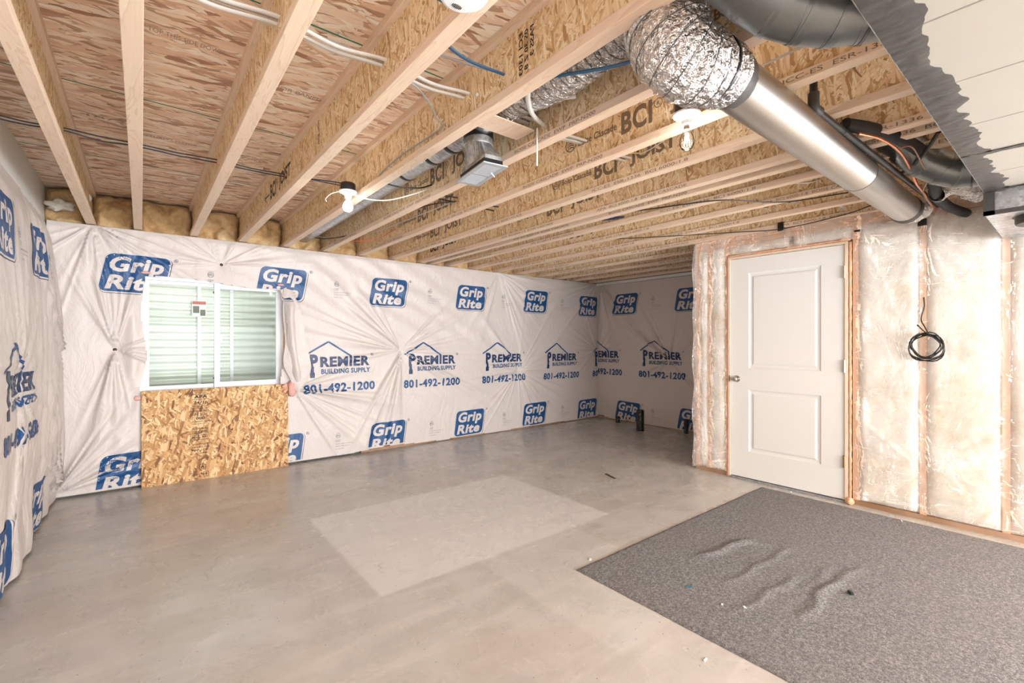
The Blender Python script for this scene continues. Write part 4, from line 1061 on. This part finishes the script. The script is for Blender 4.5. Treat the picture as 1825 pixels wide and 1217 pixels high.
def gbox(m, a0, a1, b0, b1, z0, z1):
    vs = [g2(a, b)+(z,) for z in (z0, z1) for a, b in ((a0, b0), (a1, b0), (a1, b1), (a0, b1))]; m.add(vs, [(0, 3, 2, 1), (4, 5, 6, 7), (0, 1, 5, 4), (1, 2, 6, 5), (2, 3, 7, 6), (3, 0, 4, 7)])
m = MB(); gbox(m, -.054, -.0525, -.142, .142, 2.195, 2.225); gbox(m, .0525, .054, -.142, .142, 2.195, 2.225); gbox(m, -.054, .054, -.143, -.1415, 2.195, 2.225); gbox(m, -.054, .054, .1415, .143, 2.195, 2.225); m.build('tape_band', M['tape'], bt_)
gr = MB()
gbox(gr, -.070, -.050, -.170, .170, 2.188, 2.194); gbox(gr, .050, .070, -.170, .170, 2.188, 2.194); gbox(gr, -.05, .05, -.170, -.145, 2.188, 2.194); gbox(gr, -.05, .05, .145, .170, 2.188, 2.194); gbox(gr, -.05, .05, -.006, .006, 2.188, 2.194)
M['grille'] = simple('grey_grille_enamel', S(168, 170, 174), .45)
go = gr.build('grille', M['grille'], bt_)
for k in range(24):
    b = -.139+k*.0121
    if abs(b) < .01: continue
    m = MB(); gbox(m, -.05, .05, b, b+.003, 2.188, 2.2); m.build('slat', M['grille'], go)
m = MB(); m.tube([g2(.03, -.06)+(2.188,), g2(.045, -.07)+(2.165,)], .003, 6); m.build('lever', M['vinyl'], go)
tag(part('blocking_board', M['flange'], None, (1.22, 1.56, 1.76, 1.90, 2.372, 2.378)), 'flat pale wood piece between joists behind the register boot', 'board')

# main plenum
pl = thing('supply_plenum', 'cream rectangular main duct with smeared grey sealant at upper right', 'duct', (2.4, 0, 2.09))
PB = 2.09; PY1 = .335; PY0 = -.42
for a, b in ((1.0, 1.515), (1.52, 1.935), (1.94, 2.36), (2.365, 2.75), (2.755, 3.10), (3.105, 3.50)):
    m = MB(); m.box(a, b, PY0, PY1, PB, 2.288, bev=.003); m.build('duct_panel', M['cream_metal'], pl)
m = MB(); m.box(1.0, 3.5, PY1+.001, PY1+.005, PB-.001, PB+.03); m.build('edge_strip', M['galv2'], pl)
def smear(x0, x1, y_edge, wmin, wmax, seed, z, name='mastic_smear', alongx=True, other=None):
    R_ = random.Random(seed); n_ = int(abs(x1-x0)/.006); vs = []; fs = []
    for k in range(n_+1):
        t_ = x0+(x1-x0)*k/n_; w = wmin+(wmax-wmin)*float(fbm(np.array([t_*11.0+seed]), np.array([seed*1.7]), 3)[0])+ .022*max(0, float(vn(np.array([t_*38+seed]), np.array([.5]))[0])-.45)
        for j in range(5):
            q = y_edge+ (w*j/4)*(-1 if alongx else 1); h = .0022+.0035*float(vn(np.array([t_*60.]), np.array([j*1.3+seed]))[0]); h = h if j < 4 else .0003
            vs.append((t_, q, z-h) if alongx else (q, t_, z-h))
    m = MB(); m.add(vs, [(k*5+j, (k+1)*5+j, (k+1)*5+j+1, k*5+j+1) for k in range(n_) for j in range(4)]); m.build(name, M['mastic'], pl, smooth=2, fix=False)
smear(1.0, 3.5, PY1+.002, .045, .115, 3, PB)
smear(PY1, PY0, 2.735, .03, .05, 8, PB, alongx=False)
smear(PY1, PY0, 3.44, .02, .05, 11, PB, alongx=False)
m = MB(); m.box(3.505, 4.40, PY0, PY1+.005, 1.972, 2.288, bev=.004); m.build('drop_box', M['galv2'], pl)
m = MB(); m.box(3.495, 3.506, PY0, PY1+.008, 1.968, 1.99); m.box(3.495, 3.506, PY1-.035, PY1+.008, 1.968, 2.10); m.build('mastic_seal', M['mastic'], pl)
m = MB(); m.lathe((3.72, .12, 0), [(.12, 1.93), (.125, 1.94), (.125, 1.968), (.135, 1.972)], 32); m.build('round_collar', M['mastic'], pl, smooth=True)
# take-off elbows on the plenum side
def elbow(label, P, r, name='elbow_duct'):
    t_ = thing(name, label, 'duct', P[0]); Q = catmull([Vector(p) for p in P], 2)
    for k in range(len(Q)-1):
        m = MB(); d = (Q[k+1]-Q[k]).normalized(); m.tube([Q[k]-d*.02, Q[k+1]+d*.02], r*(1.0-.004*(k % 2)), 32); m.build('segment', M['galv_dark'], t_, smooth=True)
        if k: m = MB(); m.tube([Q[k]-d*.004, Q[k]+d*.004], r*1.025, 32); m.build('seam_ring', M['mastic'] if k < 2 else M['galv_dark'], t_, smooth=True)
    return t_
e1 = elbow('dull metal elbow duct at top of picture joining the cream main duct', [(1.52, .30, 2.18), (1.44, .42, 2.185), (1.34, .52, 2.22), (1.25, .60, 2.31)], .088)
e2 = elbow('dull metal elbow duct low on the cream main duct near stud wall', [(3.36, .30, 2.19), (3.36, .42, 2.20), (3.28, .54, 2.27), (3.16, .66, 2.42)], .088)
flex('flexible_duct', 'short foil flexible duct at the top edge above the big foil bend', [(1.27, .58, 2.29), (1.38, .62, 2.39), (1.47, .655, 2.44), (1.57, .68, 2.46)], [.08, .085, .085, .08], .03, n=36, seed=11, crumple=.004)
flex('flexible_duct', 'foil flexible duct in front of the lower metal elbow near stud wall', [PZ(1668, 345, 2.2), PZ(1690, 330, 2.25), PZ(1715, 328, 2.27), PZ(1745, 345, 2.27)], [.05, .06, .06, .05], .02, n=30, seed=13, crumple=.012)
flex('flexible_duct', 'foil wrapped end behind the collar of the large metal duct', [(4.10, DY, DZ), (4.2, DY-.01, DZ+.01), (4.30, DY-.05, DZ+.04)], [.08, .085, .07], .02, n=36, seed=17, crumple=.012)

# ------------------------------------------------------------------ pipes by the ducts
m = MB(); m.tube([(2.32, .86, 2.56), (2.32, .86, 2.30)], .014, 14); m.tube([(2.32, .86, 2.315), (2.32, .86, 2.275)], .019, 14); m.tube([(2.32, .86, 2.29), (2.325, .86, 2.27), (2.345, .855, 2.262), (2.37, .855, 2.262)], .020, 14, smooth=4)
gp = thing('gas_pipe', 'black iron gas pipe with elbow running along the metal duct', 'pipe', (2.32, .86, 2.28)); 
m = MB()
pe = PZ(1450, 188, 2.27); p0 = Vector((pe.x, pe.y, 2.27))
m.tube([p0+Vector((0, 0, .32)), p0], .0145, 14); m.build('riser', M['black'], gp, smooth=True)
m = MB(); m.tube([p0+Vector((0, 0, .05)), p0+Vector((0, 0, .01)), p0+Vector((.012, 0, -.010)), p0+Vector((.05, -.003, -.012))], .021, 14, smooth=5); m.build('elbow', simple('cast_iron', S(62, 60, 59), .5), gp, smooth=True)
m = MB(); m.tube([p0+Vector((.02, 0, -.012)), Vector((4.40, p0.y-.05, 2.262))], .0145, 14); m.build('run', M['black'], gp, smooth=True)
m = MB(); hx = p0.x+.35
m.tube([(hx, p0.y+.0, 2.56), (hx, p0.y+.0, 2.30), (hx-.012, p0.y-.02, 2.25), (hx-.01, p0.y, 2.236), (hx+.01, p0.y+.018, 2.262)], .0018, 6, smooth=4); m.build('hanger_wire', M['screw'], gp)
ln = [PZ(1506, 222, 2.32), PZ(1560, 232, 2.32), PZ(1620, 255, 2.31), PZ(1655, 285, 2.28), PZ(1663, 325, 2.22), PZ(1672, 350, 2.20), PZ(1690, 368, 2.19), PX(1722, 380, 4.42)]
ls = thing('refrigerant_line', 'thick black foam insulated pipe curving into the stud wall', 'pipe', ln[2])
m = MB(); m.tube(ln, .030, 16, smooth=8); m.build('insulation_sleeve', M['rubber'], ls, smooth=True)
for k in (3, 5): m = MB(); d = (ln[k+1]-ln[k-1]).normalized(); m.tube([ln[k]-d*.02, ln[k]+d*.02], .034, 16); m.build('tape_wrap', M['tape'], ls, smooth=True)
cp = [PZ(1530, 238, 2.25), PZ(1570, 248, 2.25), PZ(1603, 270, 2.24), PZ(1622, 300, 2.23), PZ(1632, 325, 2.2), PZ(1645, 342, 2.19), PZ(1655, 358, 2.18), PX(1668, 375, 4.40)]
m = MB(); m.tube(cp, .0065, 10, smooth=8); tag(m.build('copper_line', M['copper'], smooth=True), 'thin copper pipe looping below the black insulated pipe', 'pipe')
tw = [PZ(1600, 265, 2.24), PZ(1625, 262, 2.24), PZ(1642, 290, 2.22), PZ(1654, 318, 2.19), PZ(1645, 342, 2.175), PZ(1656, 360, 2.17)]
m = MB(); m.tube(tw, .0035, 8, smooth=8); tag(m.build('thermostat_wire', simple('brown_wire', S(150, 104, 82), .4), smooth=True), 'thin brown wire twisting with the copper pipe', 'cable')
m = MB(); m.tube([PZ(1673, 235, 2.3), PZ(1655, 262, 2.27), PZ(1632, 290, 2.24), PZ(1601, 312, 2.3)], .009, 10, smooth=5); tag(m.build('hanger_strap', M['black'], smooth=True), 'black diagonal hanger strap crossing the insulated pipe', 'strap')
# white PVC along the top plate
pv = thing('pvc_pipe', 'thin white plastic pipe with tee above the door wall', 'pipe', (4.46, 1.2, 2.335))
m = MB(); a0 = PX(1418, 381, 4.47); a1 = PX(1600, 356, 4.47); a0.z = a1.z = 2.335; m.tube([a0, a1], .010, 12); m.build('pipe_run', M['pex'], pv, smooth=True)
for px in (1420, 1507, 1526): q = PX(px, 372, 4.47); q.z = 2.335; m = MB(); m.tube([q-Vector((0, .015, 0)), q+Vector((0, .015, 0))], .014, 12); m.build('coupler', M['vinyl'], pv, smooth=True)
q = PX(1516, 370, 4.47); q.z = 2.335; m = MB(); m.tube([q, q+Vector((-.03, .02, .03)), q+Vector((-.12, .05, .06))], .011, 12, smooth=4); m.build('branch', M['pex'], pv, smooth=True)
m = MB(); m.box(4.370, 4.450, 1.655, 1.70, 2.297, 2.345); m.box(4.366, 4.371, 1.655, 1.70, 2.27, 2.345)
tag(m.build('tape_patch', M['tape']), 'black tape wrapped round a joist flange above the door', 'tape')

# ------------------------------------------------------------------ lamps, smoke alarm
def lamp(name, label, base, box_r, box_h, clear):
    x, y, z = base; t_ = thing(name, label, 'light', base)
    m = MB(); m.lathe(base, [(0, box_h), (box_r*.9, box_h), (box_r, box_h-.008), (box_r, 0.0)], 28); m.build('junction_box', M['black'], t_, smooth=True)
    m = MB(); m.lathe(base, [(.060, .0), (.060, -.007), (.052, -.014), (.030, -.024), (.024, -.034), (.0235, -.048), (.020, -.050)], 32); m.build('lampholder', M['porcelain'], t_, smooth=True)
    if clear:
        m = MB(); m.lathe(base, [(.013, -.046), (.014, -.070)], 20); m.build('cap', M['nickel'], t_, smooth=True)
        m = MB(); m.lathe(base, [(.013, -.068), (.016, -.078), (.026, -.098), (.032, -.120), (.031, -.138), (.022, -.154), (.010, -.161), (0, -.163)], 28); b = m.build('bulb', M['clear'], t_, smooth=2)
        m = MB()
        for k in range(6): a = k*math.pi/3; m.tube([(x+.006*math.cos(a), y+.006*math.sin(a), z-.085), (x+.013*math.cos(a+.5), y+.013*math.sin(a+.5), z-.14)], .0013, 5)
        m.build('filament', M['filament'], b)
        bulb_light(name+'_light', (x, y, z-.118), LB2, .03)
    else:
        m = MB(); m.lathe(base, [(.013, -.046), (.020, -.062), (.022, -.074)], 20); m.build('cap', M['vinyl'], t_, smooth=True)
        m = MB(); m.lathe(base, [(.020, -.070), (.026, -.082), (.032, -.097), (.033, -.108), (.029, -.122), (.018, -.134), (0, -.139)], 28); m.build('bulb', M['lamp'], t_, smooth=2)
        bulb_light(name+'_light', (x, y, z-.175), LB1, .035)
    return t_
LB1, LB2 = 3, 4
lamp('ceiling_lamp', 'white lampholder with glowing round bulb on the fifth joist', (1.093, 3.14, 2.318), .050, .055, False)
lamp('ceiling_lamp', 'white lampholder with clear filament bulb below the big foil duct', (1.905, 1.12, 2.318), .052, .060, True)

AX, AY = .712, 1.105
sm = thing('smoke_alarm', 'round white smoke alarm beside the fourth joist at top edge', 'smoke alarm', (AX, AY, 2.262))
m = MB(); m.lathe((AX, AY, 0), [(.045, 2.33), (.045, 2.298), (.072, 2.297), (.073, 2.286), (.068, 2.278), (.060, 2.2765), (.059, 2.2735), (.03, 2.2715), (0, 2.271)], 40); m.build('cover', M['vinyl'], sm, smooth=True)
m = MB(); 
for k in range(7): h = .012*math.sqrt(max(.1, 1-((k-3)/3.6)**2)); cxx = AX+.0+(k-3)*.0045; m.box(cxx, cxx+.0016, AY+.038-h*.7, AY+.038+h*.7, 2.2700, 2.2735)
m.build('sounder_slots', M['ink'], sm)

# ------------------------------------------------------------------ cables
def cable(name, mat, pts, r, label, cat='cable', flat=1.0, smooth=8, group=None, n=8):
    m = MB(); m.tube([Vector(p) for p in pts], r, n, flat=flat, smooth=smooth, up=(0, 0, 1) if flat != 1 else None); return tag(m.build(name, mat, smooth=True), label, cat, group)
def sag_run(xs, y, z, s_, dy=0.0, seed=0):
    R_ = random.Random(seed); P = []
    for a, b in zip(xs, xs[1:]):
        P.append((a, y+R_.uniform(-dy, dy), z)); P.append(((a+b)/2, y+R_.uniform(-dy, dy), z-s_*R_.uniform(.3, 1)))
    P.append((xs[-1], y, z)); return P
JC = [-.62]+[x+FW/2 for x in JX]
cable('black_cable', M['black'], sag_run(JC[:5], 3.53, 2.475, .006, .01, 1)+[(1.185, 3.50, 2.47)], .004, 'upper thin black cable threaded through the left joists')
cable('dark_blue_cable', M['navy_cable'], sag_run(JC[:5], 3.545, 2.465, .012, .012, 2)+[(1.0, 3.35, 2.43), (1.08, 3.18, 2.38)], .004, 'dark blue cable threaded through the left joists to the round bulb', group=None)
for k in range(4):
    cable('white_cable', M['white_cable' if k != 1 else 'grey_cable'], sag_run(JC[:15], 1.83+.022*(k-1.5), 2.452+.008*(k % 2), .022, .004, 20+k), .0115, ['front white flat cable of the bundle crossing all joists', 'grey flat cable in the bundle crossing all joists', 'third flat cable of the white bundle crossing all joists', 'rear white flat cable of the bundle crossing all joists'][k], flat=.5, group='cable bundle through the joists')
cable('blue_cable', M['blue_cable'], [(.60, 1.33, 2.50), (.64, 1.28, 2.44), (.70, 1.26, 2.37), (.787, 1.27, 2.36), (.85, 1.5, 2.44), (1.0, 1.54, 2.42), (1.19, 1.53, 2.42)], .008, 'blue flat cable looping past the smoke alarm', flat=.6)
cable('grey_cable', M['grey_cable'], [(.62, 1.38, 2.52), (.66, 1.30, 2.46), (.72, 1.25, 2.38), (.787, 1.26, 2.37), (.86, 1.62, 2.46), (1.0, 1.60, 2.44), (1.19, 1.54, 2.43)], .006, 'grey flat cable above the blue one near smoke alarm', flat=.6)
cable('blue_cable', M['blue_cable'], [(1.25, 1.50, 2.40), (1.31, 1.30, 2.36), (1.40, 1.12, 2.345), (1.48, .98, 2.36)], .007, 'blue cable crossing under the smaller foil duct')
cable('grey_cable', M['grey_cable'], [(.82, 1.86, 2.44), (.93, 1.84, 2.42), (1.06, 1.93, 2.41), (1.13, 2.0, 2.40), (1.176, 2.02, 2.38), (1.172, 2.15, 2.37), (1.170, 2.45, 2.375), (1.170, 2.72, 2.36), (1.172, 2.86, 2.33), (1.165, 2.95, 2.31)], .0055, 'grey cable stapled along the web of the fifth joist', flat=.6)
a = PZ(880, 180, 2.39); b = PZ(950, 178, 2.39); c = PZ(1026, 172, 2.40)
cable('pex_pipe', M['pex'], [a+Vector((-.06, .05, .03)), a, b, c], .010, 'straight white plastic tube crossing below the foil duct', 'pipe')
cable('pex_pipe', M['pex'], [PZ(962, 128, 2.45), PZ(945, 150, 2.36), PZ(941, 178, 2.345), PZ(950, 205, 2.36), PZ(972, 226, 2.40)], .011, 'bowed white plastic tube hanging below the foil duct', 'pipe')
p = PZ(957, 228, 2.37); cable('hanging_strip', M['white_cable'], [p, p+Vector((0, 0, -.09)), p+Vector((.0, .0, -.19))], .004, 'thin white strip hanging straight down beside the register boot', 'strip')
for k, lab in enumerate(('upper', 'lower')):
    cable('black_cable', M['black' if k else 'navy_cable'], sag_run(JC[6:16], 3.19+.03*k, 2.46-.02*k, .015, .02, 50+k), .0055, lab+' dark cable of the pair threaded through the middle joists')
cable('black_cable', M['black'], [(2.0, 3.2, 2.44), (1.80, 3.35, 2.40), (1.70, 3.8, 2.36), (1.64, 4.3, 2.34), (1.50, 4.9, 2.36), (1.40, 5.2, 2.42)], .005, 'slack black cable drooping towards the window wall')
cable('grey_cable', M['grey_cable'], [(2.0, 3.24, 2.45), (1.85, 3.6, 2.38), (1.75, 4.3, 2.36), (1.6, 5.0, 2.40), (1.45, 5.3, 2.46)], .005, 'slack grey cable drooping towards the window wall')
cable('black_cable', M['black'], [(1.20, 2.93, 2.36), (1.36, 2.88, 2.335), (1.5, 2.88, 2.36), (1.59, 2.88, 2.40)], .005, 'short black cable hanging under the branch pipe by the round bulb')
cable('white_cable', M['white_cable'], [(1.11, 3.12, 2.30), (1.22, 3.08, 2.275), (1.34, 3.02, 2.28), (1.48, 2.95, 2.33), (1.59, 2.9, 2.38)], .0045, 'white cable drooping right from the round bulb fixture')
cable('white_cable', M['white_cable'], [(1.04, 3.14, 2.31), (1.00, 3.2, 2.30), (.99, 3.28, 2.285), (1.01, 3.33, 2.28)], .0035, 'short white wire curling left from the round bulb fixture')
cable('yellow_cable', M['yellow_cable'], [(1.99, 1.88, 2.47), (2.08, 1.80, 2.45), (2.2, 1.76, 2.43), (2.385, 1.70, 2.45)], .007, 'pale yellow cable beside the white bundle right of seventh joist', flat=.5)
cable('white_cable', M['white_cable'], [(2.39, 1.72, 2.45), (2.38, 1.6, 2.46), (2.3, 1.4, 2.47), (2.1, 1.2, 2.42), (1.93, 1.12, 2.37)], .005, 'white cable feeding the clear bulb fixture', flat=.6)
cable('black_cable', M['black'], [(2.92, 2.6, 2.335), (3.0, 2.0, 2.295), (3.17, 1.6, 2.29), (3.55, 1.35, 2.29), (3.7, 1.0, 2.30)], .0045, 'long black cable slung under the joists beyond the close pair')
cable('black_cable', M['black'], [(3.6, 3.3, 2.36), (3.8, 2.7, 2.31), (4.2, 2.0, 2.292), (4.36, 1.67, 2.285), (4.36, 1.2, 2.31), (4.3, .9, 2.36)], .004, 'black cable held by the tape above the door')
for k in range(3): cable('dark_blue_cable', M['navy_cable'], [(3.0+.02*k, 2.75, 2.40), (3.10, 2.55+.02*k, 2.36-.008*k), (3.25, 2.4, 2.37), (3.38+.02*k, 2.2, 2.42)], .005, ['front', 'middle', 'back'][k]+' dark blue cable of the loop past the close joist pair')
for k, (x, y) in enumerate(((3.75, 1.75), (4.05, 1.35), (3.45, 1.2))):
    cable('white_cable', M['white_cable'], [(x-.16, y+.12, 2.42), (x-.05, y+.05, 2.375), (x+.06, y-.03, 2.37), (x+.18, y-.1, 2.42)], .008, ['short white flat cable above the door between joists', 'short white flat cable nearest the metal duct above the door', 'short white flat cable just left of the metal duct'][k], flat=.5)
cable('orange_cord', M['redcord'], [(1.99, 4.35, 2.43), (1.9, 4.6, 2.36), (1.72, 4.75, 2.34), (1.62, 5.1, 2.38)], .003, 'thin orange cord between joists near the window wall', 'cord')
cable('orange_cord', M['redcord'], [(4.85, 2.75, 2.42), (5.0, 2.9, 2.36), (5.2, 3.4, 2.35)], .004, 'thin orange cord between joists left of the insulated wall end', 'cord')
for k, (a, b) in enumerate((((1425, 52), (1484, 72)), ((1508, 98), (1550, 146)), ((1580, 165), (1615, 193)), ((1486, 195), (1498, 222)))):
    A = PZ(a[0], a[1], 2.45); B = PZ(b[0], b[1], 2.45); Mid = (A+B)/2; Mid.z -= .02
    cable('brown_wire', bpy.data.materials['brown_wire'], [A, Mid, B], .003, ['thin brown wire under the top metal elbow', 'thin brown wire curving by the cream main duct, upper one', 'thin brown wire curving by the cream main duct, lower one', 'short brown wire behind the gas pipe'][k])
cable('grey_cable', M['grey_cable'], [PZ(1352, 120, 2.42), PZ(1420, 88, 2.41), PZ(1475, 62, 2.40), PZ(1530, 32, 2.40)], .006, 'grey flat cable running between metal duct and top elbow', flat=.6)
